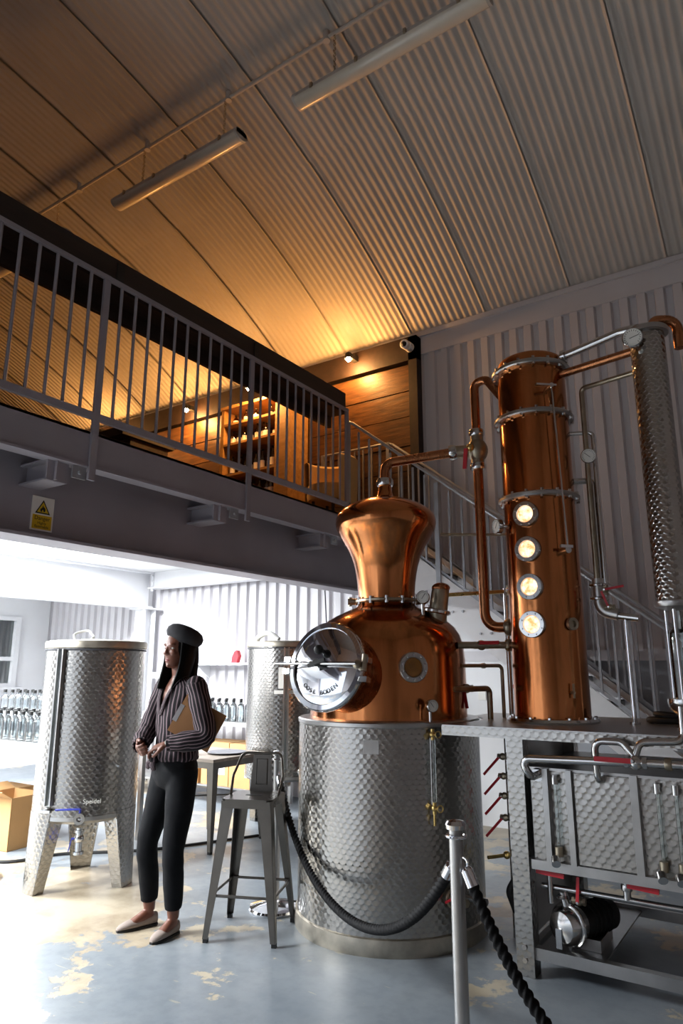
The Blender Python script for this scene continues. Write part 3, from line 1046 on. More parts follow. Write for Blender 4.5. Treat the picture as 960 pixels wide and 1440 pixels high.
MB().box((-1.36, 3.77, .09), (-1.33, 4.62, .135)).build('side_rail', 'brushed', es, smooth=False)
MB().box((-1.32, 3.745, .105), (-1.00, 4.63, .115)).build('pump_shelf', 'brushed', es, smooth=False)
for x0 in (-1.405, .605):
    MB().box((x0, 3.77, .12), (x0 + .012, 4.62, WZ - .015)).build('side_panel', 'brushed', es, smooth=False)

# ---- feed tank hung in the stand
ft = thing('feed_tank', 'boxy swirled stainless feed tank hung under the worktop of the stand', 'tank', (-.4, 4.1, .5))
MB().box((-1.30, 3.72, .52), (.58, 4.50, .985)).build('body', 'swirl_fine', ft, smooth=False)
MB().box((-1.31, 3.69, .50), (.585, 3.735, .545)).build('bottom_flange', 'brushed', ft, smooth=False)
MB().box((-1.31, 3.70, .98), (.585, 4.51, .992)).build('lid', 'brushed', ft, smooth=False)
for x in (-1.225, -1.105):
    MB().box((x, 3.675, .545), (x + .028, 3.72, .99)).build('channel_bar', 'brushed', ft, smooth=False)
MB().box((-1.07, 3.70, .55), (-.80, 3.72, .975)).build('access_panel', 'swirl_fine', ft, smooth=False)
MB().box((-.80, 3.68, .545), (-.765, 3.72, .99)).build('panel_edge', 'brushed', ft, smooth=False)
for x in (-1.165, -.68, -.60):
    lg = MB().cyl((x, 3.69, .62), (x, 3.69, .93), .009, n=10).build('level_tube', 'glass', ft)
    for zz, rr2 in ((.94, .016), (.60, .02)):
        MB().cyl((x, 3.69, zz - .022), (x, 3.69, zz + .022), rr2, n=12).cyl((x, 3.72, zz), (x, 3.685, zz), .012, n=10).build('tube_socket', 'bronze' if zz < .8 else 'steel', lg)
    MB().cyl((x - .012, 3.665, .572), (x + .0, 3.635, .552), .022, n=16).build('drain_knob', 'steel', lg)
for x in (-1.30, -.86, -.58):
    MB().bar((x, 3.73, .485), (x + .14, 3.73, .478), .022, .022).build('red_lever', 'red', ft, smooth=False)
pipe(ft, [(-.88, 3.80, .52), (-.88, 3.80, .40)], .018)
pipe(ft, [(-1.25, 3.78, .52), (-1.25, 3.78, .33)], .015)
clamp(ft, (-.88, 3.80, .455), (0, 0, 1), .018, .03)
pipe(ft, [(-1.30, 3.80, .40), (.55, 3.80, .40)], .014)

# ---- transfer pump
pm = thing('transfer_pump', 'stainless transfer pump with black motor on the lower shelf of the stand', 'pump', (-1.14, 3.95, .115))
ax = Vector((-.36, -.93, 0)).normalized()
hc = Vector((-1.175, 3.80, .235))
MB().lathe([(.0, .075), (.03, .073), (.07, .06), (.086, .035), (.09, .01), (.095, .008), (.095, -.008), (.085, -.012), (.08, -.06)], hc, 32, axis=ax).build('pump_head', 'steel', pm)
MB().torus(hc, ax, .095, .010, 28, 8).build('clamp_band', 'steel', pm)
mo = MB().lathe([(.055, -.06), (.075, -.09), (.078, -.32), (.065, -.34), (0, -.34)], hc, 28, axis=ax).build('motor', 'black', pm)
for k in range(5):
    MB().torus(hc - ax * (.13 + k * .035), ax, .078, .005, 24, 6).build('cooling_fin', 'black', mo)
MB().box((-1.20, 3.86, .116), (-1.04, 4.10, .17)).build('foot', 'brushed', pm, smooth=False)
MB().cbox(hc + ax * .08 + Vector((0, 0, -.045)), (.028, .012, .09)).build('clamp_latch', 'steel', pm, smooth=False)
MB().cyl(hc + Vector((0, 0, .07)), hc + Vector((-.02, 0, .15)), .022, n=14).torus(hc + Vector((-.02, -.01, .13)), (0, 0, 1), .025, .007, 18, 6).build('outlet', 'steel', pm)
valve(pm, hc + Vector((.06, .0, .12)), (1, 0, 0), .02, (.1, 0, 1), .12, hoff=(0, -1, 0))

# ---- pipework on the front of the stand
fp = thing('front_pipework', 'polished stainless pipe run with red levered valve across the front of the stand', 'pipe', (-.8, 3.6, .98))
pipe(fp, [(-1.255, 3.72, .955), (-1.255, 3.585, .955), (-1.30, 3.585, 1.045), (-.72, 3.585, 1.062)], .020)
MB().lathe([(.034, 0), (.034, .02)], (-1.255, 3.72, .955), 20, axis=(0, -1, 0)).build('union', 'steel', fp)
valve(fp, (-.74, 3.585, 1.064), (1, 0, 0), .03, (-1, 0, 0), .17, hoff=(-.2, -1, .2), bmat='steel')
pipe(fp, [(-.70, 3.585, 1.064), (.5, 3.585, 1.085)], .020)
pipe(fp, [(-.93, 3.72, .955), (-.93, 3.62, .965), (-.93, 3.60, 1.150), (-.80, 3.60, 1.150), (-.745, 3.59, 1.085)], .017)
pipe(fp, [(-.745, 3.59, 1.085), (-.72, 3.60, 1.155), (-.53, 3.62, 1.165), (-.53, 3.64, 1.32)], .017)
MB().lathe([(.030, 0), (.030, .018)], (-.93, 3.72, .955), 20, axis=(0, -1, 0)).build('union', 'steel', fp)
clamp(fp, (-.60, 3.585, 1.066), (1, 0, 0), .020, .03, 'bronze')

# ================================================================== RECTIFYING COLUMN
CC = Vector((-1.31, 4.20, 0))
CV = Vector((.298, -.955, 0))
def at_col(deg, r, z):
    d = dirdeg(CV, deg)
    return Vector((CC.x + d.x * r, CC.y + d.y * r, z)), d
co = thing('copper_column', 'tall copper rectifying column with four lit round sight glasses on the worktop', 'still', (CC.x, CC.y, WZ))
MB().lathe([(.218, WZ), (.262, WZ), (.265, WZ + .012), (.258, WZ + .026), (.222, WZ + .03)], CC, 56).build('base_flange', 'steel', co)
for k in range(14):
    a = 2 * PI * k / 14
    MB().lathe([(.010, 0), (.010, .012)], (CC.x + .244 * math.cos(a), CC.y + .244 * math.sin(a), WZ + .024), 6).build('bolt', 'steel', co, smooth=False)
for z0, z1, r in ((WZ + .02, 2.53, .218), (2.53, 3.06, .218), (3.06, 3.39, .216)):
    MB().lathe([(r, z0), (r, (z0 + z1) / 2), (r, z1)], CC, 72).build('copper_shell', 'copper', co)
MB().lathe([(.212, 3.39), (.212, 3.445), (.207, 3.465), (.19, 3.478), (.10, 3.486), (0, 3.488)], CC, 72).build('copper_cap', 'copper', co, angle=50)
for z in (2.53, 3.06, 3.39):
    flange(co, CC, .217, z, .030, 16, .034)
for z in (2.405, 2.19, 1.965, 1.745):
    p, d = at_col(-21, .228, z)
    sight(co, p, d, .078, 'sightlit', 8, 'steel', .035)
p, d = at_col(-68, .255, 2.36)
gauge(co, p + d * .03, dirdeg(CV, -55), .048, .9)
MB().cyl(p - d * .06, p + d * .02, .014).build('gauge_stem', 'steel', co)
# cleaning lever with its long rod
p, d = at_col(25, .22, 3.20)
MB().cyl(p - d * .02, p + d * .07, .014).bar(p + d * .06 - dirdeg(d, 90) * .10, p + d * .06 + dirdeg(d, 90) * .03, .024, .012).build('lever_bracket', 'steel', co)
q, d2 = at_col(31, .285, 2.19)
MB().cyl(p + d * .062 + Vector((0, 0, 0)), q, .006, n=8).build('lever_rod', 'steel', co)
pp, d3 = at_col(31, .22, 2.17)
MB().cyl(pp - d3 * .02, pp + d3 * .07, .020).bar(q - dirdeg(d3, 90) * .05, q + dirdeg(d3, 90) * .03, .018, .018).build('lever_clamp', 'steel', co)
p, d = at_col(37, .225, 1.745)
MB().ring(p, d, .020, .036, .022, 20).disc(p, d, .022, .004, 16).build('side_port', 'bronze', co)
p, d = at_col(30, .222, 1.36)
MB().cyl(p - d * .01, p + d * .03, .008, n=8).bar(p + d * .02 + Vector((0, 0, -.03)), p + d * .02 + Vector((0, 0, .05)), .012, .008, d).build('drain_tap', 'bronze', co)

# ================================================================== CONDENSER WITH SPIRIT OUTLET
KC = Vector((-.565, 4.05, 0))
cd_ = thing('condenser', 'slim swirled stainless condenser tube with a glass spirit outlet below', 'condenser', (KC.x, KC.y, WZ))
MB().lathe([(.095, 1.84), (.095, 3.40)], KC, 48, uref=.095).build('shell', 'swirl_small', cd_)
MB().lathe([(.09, 3.395), (.118, 3.395), (.120, 3.41), (.118, 3.425), (.05, 3.435), (.0, 3.437)], KC, 40).build('top_flange', 'brushed', cd_)
MB().lathe([(.0, 1.795), (.055, 1.80), (.10, 1.815), (.106, 1.825), (.104, 1.845), (.09, 1.85)], KC, 40).build('bottom_flange', 'brushed', cd_)
pipe(cd_, [KC + Vector((.04, .0, 3.42)), KC + Vector((.04, .0, 3.48)), KC + Vector((.16, .06, 3.48)), KC + Vector((.16, .06, 3.30))], .03, 'copperpipe')
for k in range(3):
    a = 2 * PI * k / 3 + .5
    MB().cyl(KC + Vector((.068 * math.cos(a), .068 * math.sin(a), 1.33)), KC + Vector((.068 * math.cos(a), .068 * math.sin(a), 1.80)), .008, n=10).build('stay_rod', 'chrome', cd_)
MB().lathe([(.050, 1.34), (.052, 1.62), (.045, 1.68), (.025, 1.70), (.022, 1.80)], KC, 28, cap=False).build('glass_bell', 'glass', cd_)
MB().cyl(KC + Vector((0, 0, 1.33)), KC + Vector((0, 0, 1.60)), .016).build('hydrometer', 'bottleglass', cd_)
MB().lathe([(.018, 1.245), (.045, 1.255), (.078, 1.285), (.088, 1.325), (.086, 1.34), (.075, 1.335)], KC, 32).build('cup', 'steel', cd_)
MB().lathe([(.055, WZ), (.055, WZ + .008), (.022, WZ + .02), (.018, 1.25)], KC, 24).build('foot', 'steel', cd_)
gauge(cd_, KC + Vector((-.055, -.135, 3.345)), Vector((.05, -1, -.12)), .056, .25)
MB().cyl(KC + Vector((-.03, -.05, 3.345)), KC + Vector((-.053, -.12, 3.345)), .012).build('gauge_stem', 'steel', cd_)

# ================================================================== VAPOUR AND LIQUID PIPES BETWEEN THE STILLS
vp = thing('vapour_pipe', 'copper vapour pipe rising from the onion head through a red levered valve', 'pipe', (-2.0, 4.05, 2.8))
VX = Vector((-1.715, 4.22, 0))
pipe(vp, [(SC.x, SC.y, 2.77), (SC.x, SC.y, 2.90), (-1.85, 4.17, 2.945)], .034, 'copperpipe', .10, 'lyne_arm', 16)
clamp(vp, (-1.87, 4.163, 2.943), (-1.85 - SC.x, .17, .045), .036, .05)
vb = MB().sphere((VX.x, VX.y, 2.945), (.072, .072, .085), 20, 12).cyl((-1.86, 4.165, 2.944), (VX.x, VX.y, 2.945), .044, n=18).cyl((VX.x, VX.y, 2.82), (VX.x, VX.y, 3.07), .044, n=18).build('three_way_valve', 'bronze', vp)
MB().sphere((VX.x - .02, VX.y - .075, 2.95), .028).build('valve_bonnet', 'brass', vb)
MB().bar((VX.x - .04, VX.y - .10, 2.94), (VX.x - .055, VX.y - .10, 2.80), .026, .012, (0, -1, 0)).build('lever', 'red', vb, smooth=False)
pipe(vp, [(VX.x, VX.y, 3.06), (VX.x, VX.y, 3.44), (-1.62, 4.21, 3.44), (-1.52, 4.20, 3.29)], .030, 'copperpipe', .055, 'upper_pipe', 16)
pipe(vp, [(VX.x, VX.y, 2.84), (VX.x, VX.y, 1.75), (-1.52, 4.20, 1.745)], .033, 'copperpipe', .10, 'down_pipe', 16)
for z in (3.07, 2.83):
    clamp(vp, (VX.x, VX.y, z), (0, 0, 1), .036, .045)
clamp(vp, (-1.55, 4.2, 1.745), (1, 0, 0), .036, .04, 'bronze')

lp = thing('link_pipework', 'bronze and steel liquid lines with red levers between pot still and column', 'pipe', (-1.7, 4.35, WZ))
a, _ = at_still(62, .50, 1.635)
pipe(lp, [a, (-1.53, 4.19, 1.635)], .022, 'bronze')
valve(lp, (-1.70, (a.y + 4.19) / 2 - .0, 1.635), (1, .2, 0), .028, (1, .05, 0), .13, hoff=(0, -1, .3))
clamp(lp, (-1.555, 4.19, 1.635), (1, 0, 0), .026, .03, 'bronze')
pipe(lp, [at_still(66, .505, 1.51)[0], (-1.68, 4.38, 1.51), (-1.68, 4.38, WZ)], .012, 'bronze')
clamp(lp, (-1.79, 4.34, 1.51), (1, .1, 0), .012, .025, 'bronze')
pipe(lp, [at_still(52, .50, 1.37)[0], (-1.70, 4.20, 1.37), (-1.70, 4.20, WZ)], .018, 'bronze', .03)
valve(lp, (-1.82, 4.12, 1.37), (1, .35, 0), .026, (.15, 0, -1), .12, hoff=(0, -1, 0))
for x, y, zt in ((-1.655, 4.45, 2.02), (-1.61, 4.48, 2.40), (-1.565, 4.50, 2.42)):
    pipe(lp, [(x, y, WZ), (x, y, zt)], .017, 'steel')
pipe(lp, [(-1.61, 4.48, 2.39), (-2.05, 4.30, 2.41)], .010, 'bronze')
pipe(lp, [(-1.655, 4.45, 2.00), (-2.02, 4.22, 1.975)], .013, 'brass')
valve(lp, (-1.61, 4.40, 2.0), (0, 0, 1), .02, (1, .2, .25), .12, hoff=(0, -1, 0))

mf = thing('valve_manifold', 'upright manifold with four small red levers between pot still and stand', 'manifold', (-1.60, 4.15, 0))
for x, y in ((-1.585, 4.15), (-1.53, 4.20), (-1.50, 4.12)):
    pipe(mf, [(x, y, 0), (x, y, WZ - .015)], .017, 'steel')
for z in (.98, .87, .76, .64):
    valve(mf, (-1.60, 4.11, z), (1, 0, 0), .018, (-.65, -.25, -.75), .14, hoff=(-.4, -1, 0))
MB().cyl((-1.60, 4.10, .44), (-1.67, 3.99, .44), .010).sphere((-1.60, 4.10, .44), .022).build('sample_tap', 'brass', mf)
pipe(mf, [(-1.56, 4.20, .02), (-1.60, 4.10, .25), (-1.50, 4.14, .42)], .02, 'black', .06)

rp = thing('reflux_pipework', 'stainless and copper pipes joining the column head to the condenser', 'pipe', (-.95, 4.2, 3.2))
pipe(rp, [(-1.11, 4.17, 3.445), (-.72, 4.10, 3.485), (-.60, 4.08, 3.475), (-.585, 4.07, 3.42)], .026, 'steel', .06)
MB().lathe([(.042, 0), (.042, .025)], (-1.09, 4.167, 3.447), 20, axis=(1, -.1, .1)).build('union', 'steel', rp)
pipe(rp, [(-1.10, 4.16, 3.33), (-.64, 4.08, 3.335)], .026, 'copperpipe')
pipe(rp, [(-.65, 4.10, 3.21), (-1.005, 4.25, 3.24), (-1.005, 4.25, 1.95)], .016, 'bronze', .03)
pipe(rp, [(-1.12, 4.25, 2.955), (-.965, 4.28, 2.945), (-.965, 4.28, 1.85), ], .014, 'steel', .03)
pipe(rp, [(-1.10, 4.26, 2.64), (-.995, 4.30, 2.64), (-.995, 4.30, 1.95)], .020, 'steel', .03)
gauge(rp, (-.985, 4.205, 2.775), CV + Vector((-.1, 0, -.1)), .046, 2.4)
trap = MB().tube(fillet([(-1.005, 4.27, 2.02), (-1.005, 4.27, 1.83), (-.90, 4.26, 1.80)], .07, 8), .036, 16).build('trap', 'brushed', rp)
for z in (1.98, 1.90):
    clamp(trap, (-1.005, 4.27, z), (0, 0, 1), .036, .02)
valve(rp, (-.965, 4.26, 1.95), (0, 0, 1), .018, (1, .1, .15), .11, hoff=(0, -1, 0))
valve(rp, (-.945, 4.24, 1.845), (1, 0, 0), .018, (-.35, 0, 1), .10, hoff=(0, -1, 0))
pipe(rp, [(-.93, 4.26, 1.80), (-.79, 4.25, 1.775)], .022, 'steel')
pipe(rp, [(-.865, 4.255, 1.79), (-.865, 4.255, WZ)], .012, 'chrome')
MB().lathe([(.03, 0), (.03, .012)], (-.865, 4.255, WZ), 18).build('foot_plate', 'steel', rp)

tc_ = MB().torus((-.72, 4.42, WZ + .02), (0, 0, 1), .10, .016, 28, 8).torus((-.70, 4.43, WZ + .045), (.1, 0, 1), .085, .014, 28, 8)
tag(tc_.build('coiled_hose', 'black'), 'small black coiled hose lying on the worktop beside the condenser', 'hose')
# ================================================================== STEEL STORAGE TANKS
def steel_tank(loc, r, zb_, zt, label, face, legs, taps=True):
    """round swirled tank on three plate legs; face = direction of its outlet"""
    c = Vector((loc[0], loc[1], 0))
    t = thing('steel_tank', label, 'tank', c, 0, 'swirled steel storage tanks')
    MB().lathe([(r, zb_ + .03), (r, zt - .055)], c, 72, uref=r).build('body', 'swirl', t)
    MB().lathe([(0, zb_ - .03), (r * .6, zb_ - .02), (r - .02, zb_), (r + .002, zb_ + .02), (r + .002, zb_ + .045)], c, 56).build('base', 'brushed', t)
    MB().lathe([(r, zt - .055), (r + .012, zt - .050), (r + .014, zt - .012), (r + .006, zt), (r - .02, zt + .004), (r * .3, zt + .018), (0, zt + .02)], c, 72).build('lid', 'worn', t)
    MB().torus(c + Vector((0, 0, zt - .065)), (0, 0, 1), r + .004, .006, 56, 6).build('lid_seal', 'pewter', t)
    for a in legs:
        d = Vector((math.cos(a), math.sin(a), 0))
        lm = MB()
        n = 8
        vs, fs = [], []
        for j in range(2):
            wdt = (.26, .13)[j]; z = (zb_ + .06, 0)[j]; rr2 = (r + .006, r + .03)[j]
            for k in range(n + 1):
                b = a + (k / n - .5) * wdt / r
                for q in (0, -.006):
                    vs.append((c.x + (rr2 + q) * math.cos(b), c.y + (rr2 + q) * math.sin(b), z))
        st_ = 2 * (n + 1)
        for k in range(n):
            i = 2 * k
            fs += [(i, i + 2, st_ + i + 2, st_ + i), (i + 1, st_ + i + 1, st_ + i + 3, i + 3), (i, i + 1, i + 3, i + 2), (st_ + i, st_ + i + 2, st_ + i + 3, st_ + i + 1)]
        fs += [(0, st_, st_ + 1, 1), (2 * n, 2 * n + 1, st_ + 2 * n + 1, st_ + 2 * n)]
        lm.add(vs, fs)
        # folded inner web
        for sgn in (-1, 1):
            p0 = c + Matrix.Rotation(sgn * .5 * .26 / r, 3, 'Z') @ d * (r + .002) + Vector((0, 0, zb_ + .03))
            p1 = c + Matrix.Rotation(sgn * .5 * .13 / r, 3, 'Z') @ d * (r + .024)
            i0, i1 = p0 - d * .10, p1 - d * .07
            lm.add([p0, i0, i1, p1], [(0, 1, 2, 3)])
        lm.build('leg', 'swirl', t, smooth=False)
    f = Vector(face).normalized()
    tg = Vector((-f.y, f.x, 0))
    # level tube in its rail
    fa = math.atan2(f.y, f.x)
    dl = Vector((math.cos(fa - .62), math.sin(fa - .62), 0))
    base = c + dl * (r + .016)
    rail = MB()
    tl_ = Vector((-dl.y, dl.x, 0))
    for s_ in (-1, 1):
        rail.bar(base + tl_ * .022 * s_ + Vector((0, 0, zb_ + .12)), base + tl_ * .022 * s_ + Vector((0, 0, zt - .06)), .010, .03, dl)
    rail.bar(base - dl * .012 + Vector((0, 0, zb_ + .12)), base - dl * .012 + Vector((0, 0, zt - .06)), .05, .004, dl)
    rl_ = rail.build('level_rail', 'brushed', t, smooth=False)
    MB().cyl(base + Vector((0, 0, zb_ + .10)), base + Vector((0, 0, zt - .07)), .008, n=10).build('level_tube', 'glass', rl_)
    if taps:
        p = base + Vector((0, 0, zb_ + .09))
        MB().sphere(p, .022).cyl(p - dl * .04, p + dl * .03, .014).bar(p + dl * .03 - tl_ * .05, p + dl * .03 + tl_ * .05, .016, .016).build('level_cock', 'steel', t)
        p = c + f * (r + .04) + Vector((0, 0, zb_ + .05))
        vv = MB().cyl(c + f * (r - .02) + Vector((0, 0, zb_ + .05)), p + f * .03, .028, n=18).sphere(p, .036).build('outlet_valve', 'steel', t)
        MB().ring(p + f * .03, f, .018, .036, .016, 22).build('outlet_collar', 'steel', vv)
        MB().cyl(p, p + Vector((0, 0, .055)), .008).bar(p + Vector((0, 0, .055)), p + Vector((0, 0, .058)) - tg * .16, .020, .008).build('lever', 'blue', vv, smooth=False)
        p = c + f * (r - .06) + Vector((0, 0, zb_ - .03))
        v2 = MB().cyl(p, p - Vector((0, 0, .17)), .024, n=16).sphere(p - Vector((0, 0, .07)), .034).lathe([(.036, 0), (.036, .018)], p - Vector((0, 0, .17)), 20).lathe([(.034, 0), (.034, .016)], p - Vector((0, 0, .03)), 20).build('drain_valve', 'steel', t)
        MB().cyl(p - Vector((0, 0, .07)), p - Vector((0, 0, .07)) - tg * .05, .007).bar(p - Vector((0, 0, .07)) - tg * .05, p - Vector((0, 0, .15)) - tg * .065, .016, .006, tg).build('lever', 'blue', v2, smooth=False)
        ds = Vector((math.cos(fa + .55), math.sin(fa + .55), 0))
        p = c + ds * (r + .01) + Vector((0, 0, .83))
        MB().cyl(p - ds * .02, p + ds * .035, .010).bar(p + ds * .03 + Vector((-.03, 0, .02)), p + ds * .03 + Vector((.03, 0, -.01)), .014, .012).build('sample_tap', 'steel', t)
        text_part('lettering', 'Speidel', .042, 'dial', t, axes_mtx(c + f * (r + .002) + tg * .07 + Vector((0, 0, zb_ + .145)), tg, (0, 0, 1)), depth=.0015)
    return t
fT = Vector((4.565, -3.413, 0)).normalized()
a0 = math.atan2(3.051 - 3.413, -4.596 + 4.565)
steel_tank((-4.565, 3.413), .36, .45, 1.69, 'swirled steel tank with blue tap levers beside the standing woman', dirdeg(fT, -4), (a0, a0 + 2.0, a0 + 4.15))
t2 = steel_tank((-4.46, 5.62), .385, .45, 1.75, 'swirled steel tank with taped paper note behind the small table', dirdeg(fT, 22), (-1.2, .9, 3.0), taps=False)
c2 = Vector((-4.46, 5.62, 0)); f2 = (Vector((4.46, -5.62, 0))).normalized()
for z0, z1, dg in ((1.30, 1.50, 8), (1.25, 1.285, 2)):
    vs, fs = [], []
    for k in range(9):
        d = dirdeg(f2, dg - 18 + 36 * k / 8)
        vs += [(c2.x + d.x * .389, c2.y + d.y * .389, z0), (c2.x + d.x * .389, c2.y + d.y * .389, z1)]
    for k in range(8):
        fs.append((2 * k, 2 * k + 2, 2 * k + 3, 2 * k + 1))
    mbp = MB(); mbp.add(vs, fs)
    mbp.build('paper_note', 'paper', t2)
pv = dirdeg(f2, 20) * .47
valve(t2, c2 + pv + Vector((0, 0, .55)), pv, .035, (1, .3, .3), .16, hoff=(0, -.3, 1), bmat='steel')
valve(t2, c2 + dirdeg(f2, 24) * .45 + Vector((0, 0, .86)), dirdeg(f2, 24), .02, (1, .2, .2), .10, hoff=(0, 0, 1), bmat='steel')
MB().cyl(c2 + dirdeg(f2, 20) * .36 + Vector((0, 0, .55)), c2 + pv * 1.25 + Vector((0, 0, .55)), .025).build('outlet_pipe', 'steel', t2)

th = MB().tube(fillet([(-5.15, 6.18, 1.16), (-4.95, 5.75, 1.45), (-4.80, 5.55, 1.80), (-4.62, 5.53, 1.86), (-4.50, 5.55, 1.775)], .14, 8), .028, 12)
tag(th.build('transfer_hose', 'hose'), 'milky white hose arching from the back bench onto the tank lid', 'hose')
th = MB().tube(fillet([(-4.72, 3.32, 1.705), (-4.80, 3.36, 1.76), (-4.74, 3.45, 1.79), (-4.62, 3.42, 1.73), (-4.60, 3.38, 1.715)], .04, 6), .009, 8)
tag(th.build('cord_loop', 'hose'), 'thin white cord loop on the lid of the tank beside the woman', 'cord')

# ================================================================== BAR STOOL, TABLE
bs = thing('bar_stool', 'gunmetal bar stool with low looped back beside the pot still', 'stool', (-2.90, 3.37, 0), math.radians(23), local=True)
SH = .745
seat = MB()
sw = .155
prof_ = [(-sw + .03, -sw), (sw - .03, -sw), (sw, -sw + .03), (sw, sw - .03), (sw - .03, sw), (-sw + .03, sw), (-sw, sw - .03), (-sw, -sw + .03)]
seat.prism(prof_, SH - .012, SH)
so = seat.build('seat', 'gun', bs, smooth=False)
MB().box((-sw + .008, -sw + .002, SH - .05), (sw - .008, -sw + .008, SH - .010)).box((-sw + .008, sw - .008, SH - .05), (sw - .008, sw - .002, SH - .010)).box((-sw + .002, -sw + .008, SH - .05), (-sw + .008, sw - .008, SH - .010)).box((sw - .008, -sw + .008, SH - .05), (sw - .002, sw - .008, SH - .010)).build('apron', 'gun', bs, smooth=False)
MB().box((-.05, -.012, SH), (.05, .012, SH + .0015)).build('seat_slot', 'black', so, smooth=False)
for sx_ in (-1, 1):
    for sy_ in (-1, 1):
        top = Vector((sx_ * (sw - .025), sy_ * (sw - .025), SH - .014)); bot = Vector((sx_ * .195, sy_ * .195, .02))
        l = MB()
        # pressed angle-section leg: two tapering flanges meeting in a rounded corner
        tw, bw = .075, .032
        for ux, uy2 in (((-sx_, 0, 0), (0, sy_, 0)), ((0, -sy_, 0), (sx_, 0, 0))):
            u = Vector(ux)
            vs = []
            outv = Vector((sx_, sy_, 0)) * .018
            nn = Vector(uy2) * .004
            for p, w in ((top, tw), (bot, bw)):
                a = p + outv
                vs += [a, a + u * w, a + u * w - nn, a - nn]
            l.add(vs, [(0, 1, 5, 4), (1, 2, 6, 5), (2, 3, 7, 6), (3, 0, 4, 7), (3, 2, 1, 0), (4, 5, 6, 7)])
        lo = l.build('leg', 'gun', bs, smooth=False)
        MB().box((bot.x - .012 + sx_ * .004, bot.y - .012 + sy_ * .004, 0), (bot.x + .014 + sx_ * .004, bot.y + .014 + sy_ * .004, .022)).build('rubber_foot', 'black', lo, smooth=False)
zf = .235
fx = .195 - (.195 - sw + .025) * (zf / SH) + .008
for a, b in (((-fx, -fx), (fx, -fx)), ((fx, -fx), (fx, fx)), ((fx, fx), (-fx, fx)), ((-fx, fx), (-fx, -fx))):
    MB().cyl((a[0], a[1], zf), (b[0], b[1], zf), .008, n=10).build('footrest_bar', 'gun', bs)
MB().tube(fillet([(-sw + .008, -.01, SH - .02), (-sw - .005, .07, SH + .10), (-sw + .028, sw - .005, SH + .225), (sw - .028, sw - .005, SH + .225), (sw + .005, .07, SH + .10), (sw - .008, -.01, SH - .02)], .045, 6), .0085, 10).build('back_loop', 'gun', bs)
sp = MB().taper((0, sw - .012, SH - .01), (0, sw - .004, SH + .225), (.15, .004), (.11, .004))
spo = sp.build('back_splat', 'gun', bs, smooth=False)
MB().tube([(-.035, sw - .016, SH + .04), (-.035, sw - .010, SH + .19), (.035, sw - .010, SH + .19), (.035, sw - .016, SH + .04)], .003, 6, closed=True).build('pressed_rib', 'gun', spo)

tb = thing('small_table', 'square metal cafe table with weathered top behind the woman', 'table', (-4.62, 4.78, 0), 0, local=True)
MB().box((-.35, -.35, .715), (.35, .35, .74)).build('tabletop', 'tabletop', tb, smooth=False)
MB().box((-.33, -.33, .66), (.33, -.318, .716)).box((-.33, .318, .66), (.33, .33, .716)).box((-.33, -.33, .66), (-.318, .33, .716)).box((.318, -.33, .66), (.33, .33, .716)).build('apron', 'gun', tb, smooth=False)
for sx_ in (-1, 1):
    for sy_ in (-1, 1):
        lo = MB().taper((sx_ * .295, sy_ * .295, .716), (sx_ * .325, sy_ * .325, .02), (.07, .07), (.032, .032)).build('leg', 'gun', tb, smooth=False)
        MB().box((sx_ * .325 - .015, sy_ * .325 - .015, 0), (sx_ * .325 + .015, sy_ * .325 + .015, .022)).build('rubber_foot', 'black', lo, smooth=False)
MB().cyl((-.30, -.30, .38), (.30, .30, .38), .007, n=8).cyl((.30, -.30, .38), (-.30, .30, .38), .007, n=8).build('cross_brace', 'gun', tb)
tp = MB().lathe([(0, .7405), (.10, .7405), (.175, .752), (.178, .757), (.170, .758), (.10, .748), (0, .748)], (-4.50, 4.83, 0), 40)
tag(tp.build('serving_plate', 'plate'), 'round slate-grey serving plate on the small table', 'plate')
bt = thing('spirit_miniature', 'small bottle with dark blue label on the small table', 'bottle', (-4.70, 4.60, .74))
MB().lathe([(.030, .741), (.032, .745), (.032, .80), (.028, .815), (.012, .835), (.012, .85)], (-4.70, 4.60, 0), 20).build('bottle', 'bottleglass', bt)
MB().lathe([(.0328, .752), (.0328, .798)], (-4.70, 4.60, 0), 20, cap=False).build('bottle_label', 'blue', bt)
MB().lathe([(.014, .848), (.014, .872), (0, .874)], (-4.70, 4.60, 0), 14).build('cap', 'black', bt)

# ================================================================== ROPE BARRIER
def stanchion(x, y, label):
    t = thing('rope_stanchion', label, 'stanchion', (x, y, 0), 0, 'rope barrier stanchions')
    MB().lathe([(0, 0), (.165, 0), (.168, .012), (.160, .024), (.10, .040), (.03, .050), (.026, .06)], (x, y, 0), 48).build('base', 'chrome', t)
    MB().lathe([(.0255, .05), (.0255, .945)], (x, y, 0), 28).build('pole', 'brushed', t)
    MB().lathe([(.026, .925), (.036, .93), (.038, .945), (.030, .957), (0, .962)], (x, y, 0), 28).build('cap', 'chrome', t)
    MB().torus((x, y, .905), (0, 0, 1), .034, .006, 28, 8).build('ring', 'chrome', t)
    return t
S1 = Vector((-1.144, 2.447, 0)); S2 = Vector((-3.02, 3.74, 0)); S3 = Vector((.45, 2.15, 0))
stanchion(S1.x, S1.y, 'brushed steel rope stanchion standing in front of the stills')
stanchion(S2.x, S2.y, 'chrome based rope stanchion behind the bar stool')
stanchion(S3.x, S3.y, 'steel rope stanchion by the right hand end of the stand')
